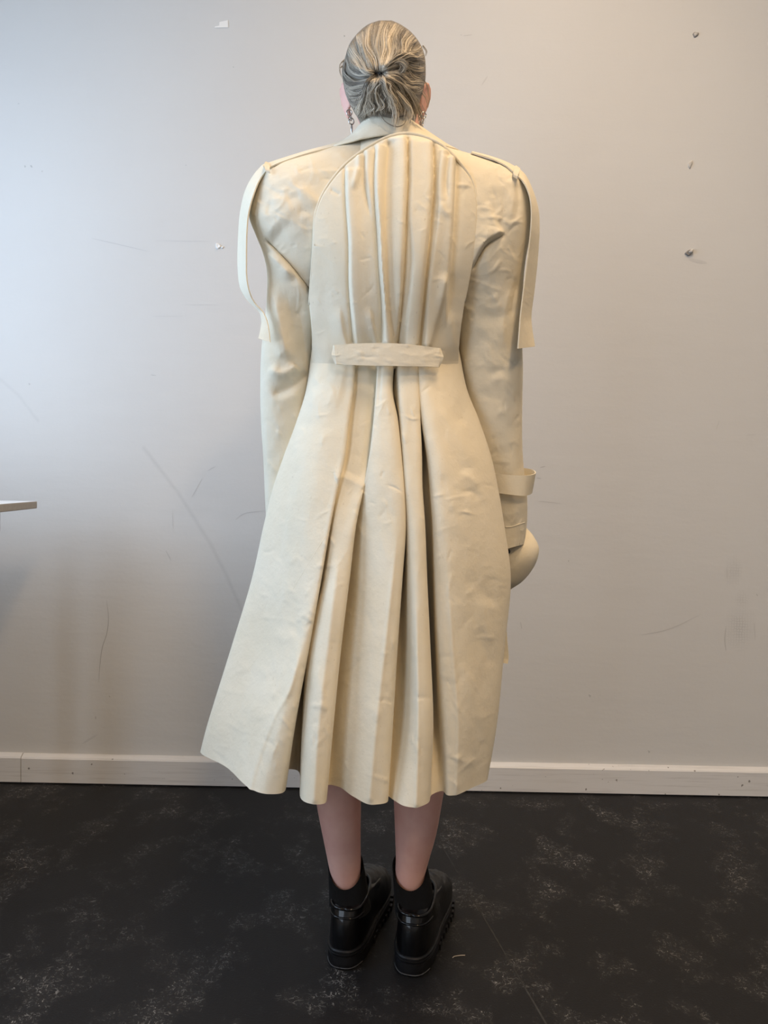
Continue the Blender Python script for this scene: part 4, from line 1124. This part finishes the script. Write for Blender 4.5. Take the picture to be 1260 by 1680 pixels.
def seam(name, tree, pts, r, mat=None, off=None, parent=coat):
    w_ = on_line(tree, pts, r * 0.35 if off is None else off)
    if len(w_) > 2: return tube(name, np.array(w_), r, mat or CLOTH, parent, 6)
seam('cuff_seam', treeR, [(829, 865), (840, 864), (852, 860), (861, 857)], 0.0016)
seam('cuff_tuck', treeR, [(854, 868), (853, 880), (852, 893)], 0.0013)
seam('cuff_tuck', treeR, [(858.5, 866), (858, 878), (857, 890)], 0.0013)

# rounded cloth piece bulging below the cuff, and the front edge hanging beside the skirt
dr = []
for (ox, oy), (ix, iy), yc, hb in (((864, 866), (846, 872), 1.475, 0.006), ((875.5, 880), (832, 886), 1.468, 0.018), ((884, 898), (822, 900), 1.462, 0.024), ((882, 916), (818, 918), 1.460, 0.026), ((873, 935), (816, 936), 1.462, 0.024), ((857, 954), (816, 954), 1.466, 0.018), ((838, 967), (818, 967), 1.470, 0.006)):
    ring = []
    for k in range(24):
        th = 2*math.pi*k/24; mx, my = (ox+ix)/2, (oy+iy)/2
        ring.append((mx + math.cos(th)*(ox-mx), my + math.cos(th)*(oy-my), yc - hb*math.sin(th)))
    dr.append(ring)
DG = loft(PA(np.array(dr)), 4, 8, closed=True)
drape = grid('cloth_drape', DG, CLOTH, coat, closed=True, cap=True)
drape['label'] = 'smooth rounded cream cloth piece bulging out below the right cuff'
bt_ = hit(bvh(drape), 833.5, 905, 0.0)
if bt_ is not None:
    mesh('button', *ellipsoid(bt_ + np.array([0, -0.0015, 0]), (0.0042, 0.0028, 0.0045), n=8), BUTTON, coat)
ribbon('front_edge', [((808, 955, 1.44), (834, 955, 1.425)), ((808, 1005, 1.44), (829.5, 1005, 1.42)), ((810, 1045, 1.44), (832, 1045, 1.42)), ((812, 1075, 1.44), (834.5, 1080, 1.42)), ((814, 1086, 1.44), (833, 1089, 1.418))], mid=0.006, seed=9)

# pressed seams and basting stitches on the skirt
treeS = bvh(coat)
seam('pressed_seam', treeS, [(495, 767.5), (520, 770), (552, 775)], 0.0010)
seam('pressed_seam', treeS, [(534, 880), (500, 935), (478, 972)], 0.0011)
seam('pressed_seam', treeS, [(441, 1055), (410, 1095), (362, 1152)], 0.0011)
seam('pressed_seam', treeS, [(582, 648), (592, 640), (602, 632)], 0.0009)
for pts in ([(551.5, 777), (551, 783)], [(547.5, 792), (546.5, 802)], [(598.5, 777), (598, 782)], [(595.5, 794), (595, 800)], [(555.5, 657), (558, 660), (562.5, 658)]):
    seam('stitch', treeS, pts, 0.0006, STITCH, 0.0004)
treeF = bvh(s2)
for pts in ([(860.5, 536), (859.5, 543)], [(857, 549), (855.5, 558)]):
    seam('stitch', treeF, pts, 0.0006, STITCH, 0.0004)

# ------------------------------------------------------------------ hair
hr = [(33.5, 622, 643, 1.425, 0.012, 0.03), (40, 604, 657, 1.425, 0.040, 0.055), (53, 588, 675, 1.425, 0.066, 0.075), (73, 573, 690, 1.425, 0.086, 0.080), (93, 566.5, 697, 1.425, 0.097, 0.070),
      (112, 561, 698.5, 1.425, 0.102, 0.055), (130, 562.5, 698, 1.425, 0.100, 0.035), (146, 565, 695, 1.422, 0.092, 0.025), (160, 569, 691, 1.420, 0.082, 0.020), (175, 576, 687, 1.418, 0.070, 0.015), (192, 586, 683, 1.416, 0.058, 0.01), (205, 592, 680, 1.416, 0.05, 0.01)]
R = []
for py, l, r, yc, hb, hf in hr:
    R.append([((l + r)/2 + math.cos(2*math.pi*k/36)*(r - l)/2, py - (0 if math.sin(2*math.pi*k/36) >= 0 else 0), yc - (hb if k < 18 else hf)*math.sin(2*math.pi*k/36)) for k in range(36)])
HG = loft(PA(np.array(R)), 5, 14, closed=True)
th = np.linspace(0, 2*math.pi, HG.shape[1], endpoint=False); hf_ = np.clip(np.sin(th)*4, 0, 1)[None, :]*np.ones((HG.shape[0], 1))
hair_strokes = [
    ([(620, 122), (645, 104), (662, 93), (680, 100), (690, 112)], 9, 9, 0.014, 0.15, 0.15), ([(632, 122), (655, 112), (680, 118), (694, 128)], 5, 5, -0.006),
    ([(570, 98), (590, 118), (618, 122)], 10, 8, 0.008), ([(566, 118), (590, 128), (618, 124)], 4, 4, -0.006), ([(565, 138), (590, 146), (616, 128)], 9, 9, 0.008), ([(572, 165), (592, 172), (612, 140)], 8, 8, 0.006),
    ([(622, 124), (630, 145), (642, 170), (650, 195)], 22, 22, 0.020, 0.2, 0.0), ([(612, 118), (622, 121), (634, 119)], 5, 5, -0.012),
    ([(590, 60), (600, 95), (616, 116)], 8, 8, 0.005), ([(606, 50), (610, 85), (620, 112)], 4, 4, -0.004), ([(648, 45), (640, 80), (630, 110)], 5, 5, -0.006), ([(660, 50), (660, 75), (648, 98)], 8, 8, 0.006), ([(684, 70), (672, 86), (660, 92)], 5, 5, -0.005)]
HG = folds(HG, hair_strokes, hf_)
hair = grid('hair', HG, HAIR, person, closed=True, cap=True)
hair['label'] = 'hair pinned up in a loose low knot'
ta = hair.data.attributes.new('tint', 'FLOAT', 'POINT'); ta.data.foreach_set('value', np.full(len(hair.data.vertices), 0.22))
treeH = bvh(hair)
def yhair(px, py):
    for k in range(10):
        h = hit(treeH, px, py)
        if h is not None: return h[1], px, py
        px += (632 - px) * 0.04; py += (112 - py) * 0.03
    return 1.42, px, py
SV, SF, ST = [], [], []
def strands(guides, n, r0, r1, off, tlo, thi, wave=1.2, jit=1.5, end_off=None, per=9):
    """locks of hair: strands of one lock share their path, wave and shade"""
    Gd = [spline(np.array([(x, y, 0.0) for x, y in g_]), 5, 0)[:, :2] for g_ in guides]
    for i in range(n):
        if i % per == 0:
            cq = RNG.random() * (len(Gd) - 1) if len(Gd) > 1 else 0.0
            ph = RNG.random(3) * 6.28; a0 = RNG.normal(0, jit, 2); a1 = RNG.normal(0, jit, 2)
            fr_ = 5 + 5*RNG.random(2); tint = tlo + (thi - tlo)*RNG.random()**1.1; co = 0.2 + RNG.random(); wv_ = wave*(0.5 + RNG.random())
        q = min(max(cq + RNG.normal(0, 0.10), 0), len(Gd) - 1.0001) if len(Gd) > 1 else 0.0
        k = min(int(q), max(len(Gd) - 2, 0)); f = q - k
        L = Gd[k] * (1 - f) + (Gd[k+1] * f if len(Gd) > 1 else 0)
        m = len(L); t = np.linspace(0, 1, m)
        j0, j1 = RNG.normal(0, 0.7, 2), RNG.normal(0, 1.0, 2)
        L = L + np.outer(1 - t, a0 + j0) + np.outer(t, a1 * 0.7 + j1*(0.5 if end_off is None else 1.6))
        L = L + np.stack([np.sin(t*fr_[0] + ph[0]), np.sin(t*fr_[1] + ph[1])], 1) * wv_ * np.sin(np.pi*np.clip(t*1.15, 0, 1) if end_off is None else np.pi*0.5*np.clip(t*2, 0, 1))[:, None]
        pts = []; o_ = off * (co + 0.25*RNG.random())
        for j, (x, y) in enumerate(L):
            Y, x2, y2 = yhair(x, y)
            extra = 0 if end_off is None else end_off * max(0.0, t[j] - 0.5) * 2
            pts.append(P(x2, y2, Y - o_ * (0.3 + 0.7*math.sin(math.pi*min(1, 0.15 + t[j]*0.85))) - extra))
        pts = np.array(pts)
        pts[1:-1] = 0.25*pts[:-2] + 0.5*pts[1:-1] + 0.25*pts[2:]
        rad = (r0 + (r1 - r0)*RNG.random()) * np.clip(np.minimum(t*6 + 0.35, (1 - t)*5 + 0.2), 0, 1)
        v, fcs = tube_geo(pts, rad, 4); b = len(SV)
        SV.extend(v); SF.extend([tuple(b + z for z in fc_) for fc_ in fcs]); ST.extend([min(1, max(0, tint + RNG.normal(0, 0.10)))]*len(v))
top_g = [[(567, 96), (574, 112), (590, 122), (605, 125), (619, 123)], [(573, 76), (581, 94), (594, 111), (606, 118), (619, 121)], [(589, 55), (592, 76), (600, 98), (610, 112), (620, 119)], [(608, 40), (606, 66), (611, 90), (616, 108), (621, 118)],
         [(630, 34), (621, 60), (621, 85), (623, 105), (624, 118)], [(648, 38), (639, 58), (639, 80), (633, 102), (627, 118)], [(666, 46), (656, 62), (656, 82), (645, 100), (630, 118)], [(685, 66), (675, 76), (668, 88), (655, 99), (634, 117)]]
tw_g = [[(691, 74), (682, 85), (668, 89), (652, 92), (640, 101), (629, 116)], [(697, 94), (688, 97), (674, 97), (658, 99), (645, 107), (631, 119)], [(698, 117), (688, 117), (672, 112), (658, 110), (646, 114), (631, 121)], [(697, 138), (685, 137), (670, 132), (655, 126), (643, 123), (631, 123)], [(692, 150), (680, 150), (666, 143), (652, 132), (640, 126), (630, 124)]]
lo_g = [[(560, 112), (567, 125), (580, 133), (597, 133), (616, 126)], [(563, 134), (570, 146), (585, 147), (602, 140), (618, 127)], [(567, 150), (575, 165), (590, 165), (605, 150), (618, 129)], [(573, 166), (582, 177), (597, 172), (608, 152), (619, 130)]]
po_g = [[(618, 124), (604, 136), (596, 152), (587, 172), (581, 196)], [(620, 125), (610, 140), (607, 155), (602, 172), (597, 194)], [(622, 126), (620, 140), (620, 155), (622, 170), (621, 184)], [(624, 126), (630, 138), (636, 152), (640, 168), (645, 184)], [(627, 126), (640, 136), (650, 150), (660, 165), (667, 186)], [(630, 124), (650, 132), (665, 146), (677, 162), (684, 190)]]
strands(top_g, 1500, 0.0003, 0.0007, 0.005, 0.08, 0.80, 2.4, 1.8)
strands(top_g, 120, 0.0003, 0.0006, 0.007, 0.7, 1.0, 3.4, 2.0, per=6)
strands(tw_g, 1000, 0.0003, 0.0007, 0.007, 0.05, 0.75, 3.4, 2.2)
strands(tw_g, 110, 0.0003, 0.0006, 0.009, 0.7, 1.0, 4.5, 3.0, per=6)
strands(lo_g, 800, 0.0003, 0.0007, 0.007, 0.05, 0.68, 2.4, 1.8)
strands(po_g, 1100, 0.0003, 0.0007, 0.010, 0.10, 0.90, 3.4, 2.4, 0.008)
strands(po_g[1:5], 120, 0.0003, 0.0006, 0.013, 0.75, 1.0, 5.0, 3.0, 0.012, per=6)
def free_strands(path, n, r, tlo, thi, jit, wave):
    base = spline(np.array(path, float), 5, 0); m = len(base); t = np.linspace(0, 1, m)
    for i in range(n):
        j0, j1, ph = RNG.normal(0, jit*0.4, 2), RNG.normal(0, jit, 2), RNG.random(2)*6.28
        L = base.copy(); L[:, :2] += np.outer(1 - t, j0) + np.outer(t, j1) + np.stack([np.sin(t*8 + ph[0]), np.sin(t*7 + ph[1])], 1)*wave*t[:, None]
        L[:, 2] -= 0.003*RNG.random()
        v, fcs = tube_geo(PA(L), r*np.clip((1 - t)*4 + 0.25, 0, 1), 4); b = len(SV)
        SV.extend(v); SF.extend([tuple(b + z for z in fc_) for fc_ in fcs]); ST.extend([tlo + (thi - tlo)*RNG.random()]*len(v))
free_strands([(628, 136, 1.318), (636, 152, 1.312), (645, 170, 1.318), (649, 188, 1.326), (647, 207, 1.329)], 34, 0.0005, 0.65, 1.0, 3.0, 1.5)
free_strands([(634, 134, 1.318), (650, 150, 1.318), (663, 166, 1.330), (672, 180, 1.338), (670, 200, 1.336)], 30, 0.0005, 0.6, 1.0, 4.0, 2.0)
free_strands([(650, 132, 1.322), (668, 146, 1.330), (680, 162, 1.345), (687, 180, 1.365), (690, 200, 1.38)], 22, 0.0005, 0.5, 0.9, 3.5, 2.0)
free_strands([(610, 140, 1.325), (606, 158, 1.330), (612, 172, 1.342), (606, 188, 1.352)], 16, 0.0005, 0.5, 0.9, 3.0, 1.5)
free_strands([(622, 187, 1.340), (634, 201, 1.335), (650, 208, 1.332), (663, 203, 1.335), (668, 190, 1.342)], 5, 0.0004, 0.3, 0.5, 0.7, 0.6)
free_strands([(632, 112, 1.320), (645, 96, 1.320), (660, 89, 1.326), (676, 86, 1.340), (689, 82, 1.36)], 26, 0.0005, 0.5, 1.0, 3.0, 1.5)
free_strands([(628, 114, 1.320), (640, 104, 1.314), (656, 100, 1.314), (664, 108, 1.316), (658, 118, 1.320)], 90, 0.0005, 0.25, 0.85, 3.0, 1.0)
# flyaways round the outline
strands([[(690, 72), (696, 76), (699, 74)], [(697, 98), (702, 100), (704, 104)], [(700, 150), (704, 158), (700, 172)]], 16, 0.0002, 0.0004, 0.0, 0.4, 0.9, 1.0, 1.5)
st_o = mesh('hair_strands', SV, SF, HAIR, hair); st_o['kind'] = 'stuff'
ta = st_o.data.attributes.new('tint', 'FLOAT', 'POINT'); ta.data.foreach_set('value', np.array(ST))
def pin(pts, r=0.0009):
    w_ = np.array([P(x, y, yhair(x, y)[0] - 0.006) for x, y in pts]); return tube('hair_pin', spline(w_, 4, 0), r, BLACK_METAL, hair, 6)
pin([(567, 103), (566, 113), (568, 124)]); pin([(685, 91), (688, 101), (687, 112)])
pin([(615.5, 118), (620, 120.5), (625, 120)], 0.0016); pin([(615, 121), (619, 122), (623, 121)], 0.0012)
# loose curls hanging outside the outline at the left ear and right ear
for pts, tint in (([(694, 132), (701, 142), (703, 155), (704, 168), (700, 178)], 0.5), ([(690, 150), (698, 160), (701, 170)], 0.6), ([(563, 108), (558, 113), (559, 122), (563, 130)], 0.4), ([(565, 98), (559, 104), (557, 112)], 0.4), ([(693, 75), (699, 84), (697, 92)], 0.4)):
    for k in range(4):
        jj = RNG.normal(0, 1.2, 2)
        w_ = spline(np.array([P(x + jj[0], y + jj[1], 1.412) for x, y in pts]), 4, 0)
        o = tube('loose_lock', w_, np.linspace(0.0005, 0.0002, len(w_)), HAIR, hair, 5)
        ta = o.data.attributes.new('tint', 'FLOAT', 'POINT'); ta.data.foreach_set('value', np.full(len(o.data.vertices), tint))

# ------------------------------------------------------------------ earrings
def earring(hx, hy, drops, Y=1.428):
    c = P(hx, hy, Y)
    o = tube('earring', torus_pts(c, (1, 0.3, 0), (0, 0, 1), 0.0046, 0.0056), 0.0010, SILVER, person, 8)
    for dx, dy, kind in drops:
        q = P(hx + dx, hy + dy, Y)
        if kind == 'hoop': tube('hoop', torus_pts(q, (0.9, 0.4, 0), (0, 0, 1), 0.0050, 0.0058), 0.0011, SILVER, o, 8)
        if kind == 'link': tube('link', torus_pts(q, (0.5, 0.8, 0), (0, 0, 1), 0.0028, 0.0045, 14), 0.0009, SILVER, o, 6)
        if kind == 'spike': tube('spike', [P(hx+dx, hy+dy, Y), P(hx+dx, hy+dy+6, Y), P(hx+dx, hy+dy+13, Y), P(hx+dx, hy+dy+19, Y)], [0.0010, 0.0019, 0.0016, 0.0003], SILVER, o, 8)
    return o
e1 = earring(573, 185, [(2.5, 9, 'link'), (3.5, 14, 'hoop'), (4, 18, 'spike')])
e2 = earring(695, 189, [(-4, 7, 'hoop'), (-6, 14, 'link'), (-2, 14, 'link'), (-2.5, 17, 'spike')])
e1['label'] = 'silver hoop earring with long spike drop, left ear'; e2['label'] = 'cluster of silver hoop earrings, right ear'

# ------------------------------------------------------------------ shoes and socks
def sole_w(t):       # half width along the length (0 heel .. 0.288 toe), outer minus inner kept equal
    return np.interp(t, [0, 0.03, 0.07, 0.12, 0.17, 0.21, 0.25, 0.288], [0.0395, 0.0415, 0.0405, 0.039, 0.0445, 0.0485, 0.045, 0.034])
def outline(yb, yf, sc, ins, n=64, e=3.0):
    mid, half = (yb + yf)/2, (yf - yb)/2; o = []
    for k in range(n):
        ph = 2*math.pi*k/n
        c, s_ = math.cos(ph), math.sin(ph)
        y = mid - half*math.copysign(abs(c)**(2/e), c)
        x = math.copysign(abs(s_)**(2/e), s_) * (float(sole_w(y))*sc - ins)
        o.append((x, y))
    return o
def shoe(heel_px, ang, lab):
    h = floor_pt(*heel_px); s_, c_ = math.sin(ang), math.cos(ang)
    def W(x, y, z): return (h[0] + x*c_ + y*s_, h[1] - x*s_ + y*c_, z)
    def rings(spec):
        V = []
        for (yb, yf, sc, ins, z) in spec:
            V.append([W(x, y, z) for x, y in outline(yb, yf, sc, ins)])
        return np.array(V)
    G = spline(rings([(0.004, 0.280, 1, 0.004, 0.034), (0.0035, 0.279, 1, 0.003, 0.046), (0.003, 0.268, 0.97, 0.003, 0.062), (0.005, 0.240, 0.93, 0.003, 0.077), (0.009, 0.195, 0.90, 0.003, 0.090), (0.013, 0.150, 0.86, 0.003, 0.099), (0.015, 0.130, 0.83, 0.003, 0.104)]), 5, 0)
    up = grid('shoe', G, PATENT, person, closed=True, cap=True); fix_normals(up); up['label'] = lab
    # platform sole: tread block, groove, ridged welt
    prof = [(0.003, 0.0), (0.0005, 0.003), (0.0, 0.012), (0.0, 0.0235), (0.0025, 0.0245), (0.0025, 0.0255), (-0.0005, 0.0265), (-0.001, 0.029), (0.0008, 0.030), (-0.001, 0.031), (-0.001, 0.034), (0.0012, 0.036), (0.006, 0.036)]
    V = []
    for ins, z in prof:
        V.append([W(x, y, z) for x, y in outline(ins, 0.288 - ins, 1, ins, 72)])
    so = grid('sole', np.array(V), RUBBER, up, closed=True, cap=True); fix_normals(so)
    es = so.modifiers.new('crisp_edges', 'EDGE_SPLIT'); es.split_angle = math.radians(40)
    eo = outline(0.0, 0.288, 1, 0.0, 160)
    for sx in (-1, 1):
        edge_ = sorted([(x, y) for x, y in eo if y < 0.03 and x*sx >= -0.002], key=lambda q: q[0]*sx)
        tube('worn_edge', [W(x, y, 0.0045) for x, y in edge_], 0.0009, WORN, up, 6)
    # lugs cut along the front sides
    for sx in (-1, 1):
        for t in np.linspace(0.10, 0.255, 9):
            xx = sx * (float(sole_w(t)) + 0.0005)
            q = np.array([W(xx + dx*sx, t + dy, z) for dx in (-0.006, 0.0022) for dy in (-0.0052, 0.0052) for z in (0.0, 0.011)])
            mesh('tread_lug', q, [(0, 1, 3, 2), (4, 6, 7, 5), (0, 4, 5, 1), (2, 3, 7, 6), (0, 2, 6, 4), (1, 5, 7, 3)], RUBBER, up, False)
    # top rim and heel tab
    rim_ = [W(x, y, 0.1045 + 0.010*max(0, (y - 0.03)/0.1)) for x, y in outline(0.015, 0.130, 0.83, 0.003)]; rim_.append(rim_[0])
    tube('top_rim', rim_, 0.0030, PATENT, up, 8)
    o2 = outline(0.0098, 0.190, 0.895, 0.0015, 96)
    tab = [W(x, y, 0.0905) for x, y in o2 if y < 0.06]
    tab.sort(key=lambda p: (p[0]-h[0])*c_ - (p[1]-h[1])*s_)
    tube('heel_tab', tab, 0.0022, PATENT, up, 8)
    # soft creased vamp over the instep
    rows = []
    for t, hz, ww in ((0.118, 0.122, 0.034), (0.145, 0.116, 0.038), (0.175, 0.106, 0.0425), (0.205, 0.095, 0.045), (0.235, 0.083, 0.0435), (0.262, 0.066, 0.037), (0.279, 0.046, 0.026)):
        r_ = []
        for k in range(17):
            a_ = math.pi * k / 16; cc, ss = math.cos(a_), math.sin(a_)
            r_.append(W(-ww*math.copysign(abs(cc)**0.8, cc), t, 0.038 + (hz - 0.038)*abs(ss)**0.75))
        rows.append(r_)
    VG = loft(np.array(rows), 4, 8)
    nz = np.abs(noise3(VG*np.array([60, 22, 30]) + heel_px[0]*0.1)) + 0.5*np.abs(noise3(VG*np.array([110, 40, 60])))
    VG[..., 2] -= 0.008*nz
    v = grid('vamp', VG, LEATHER, up, thick=0.002)
    # sock
    return up, W
def sock(W, leg, parent):
    """ankle sock: dips at the back of the heel"""
    rows = []; n = 36
    for f in np.linspace(0, 1, 7):
        r_ = []
        for k in range(n):
            th = 2*math.pi*k/n
            back = 0.5 - 0.5*math.sin(th)      # 1 at the back (-y)
            ztop = 0.168 - 0.043*back**1.6
            z = 0.085 + (ztop - 0.085)*f
            cx = leg[0]*f + parent[0]*(1 - f); cy = leg[1]*f + parent[1]*(1 - f)
            rr = (0.0385 - 0.0060*f, 0.047 - 0.0110*f)
            r_.append((cx + rr[0]*math.cos(th), cy + rr[1]*math.sin(th), z))
        rows.append(r_)
    return grid('sock', loft(np.array(rows), 2, 4, closed=True), SOCK, person, closed=True, thick=0.0016)
u1, W1 = shoe((559, 1592.5), math.radians(12), 'left chunky black patent shoe')
u2, W2 = shoe((671, 1604), math.radians(13), 'right chunky black patent shoe')
l1 = P(567, 1440, 1.437); l2 = P(672, 1440, 1.437)
c1 = W1(0, 0.062, 0); c2 = W2(0, 0.062, 0)
sock(W1, l1, c1); sock(W2, l2, c2)
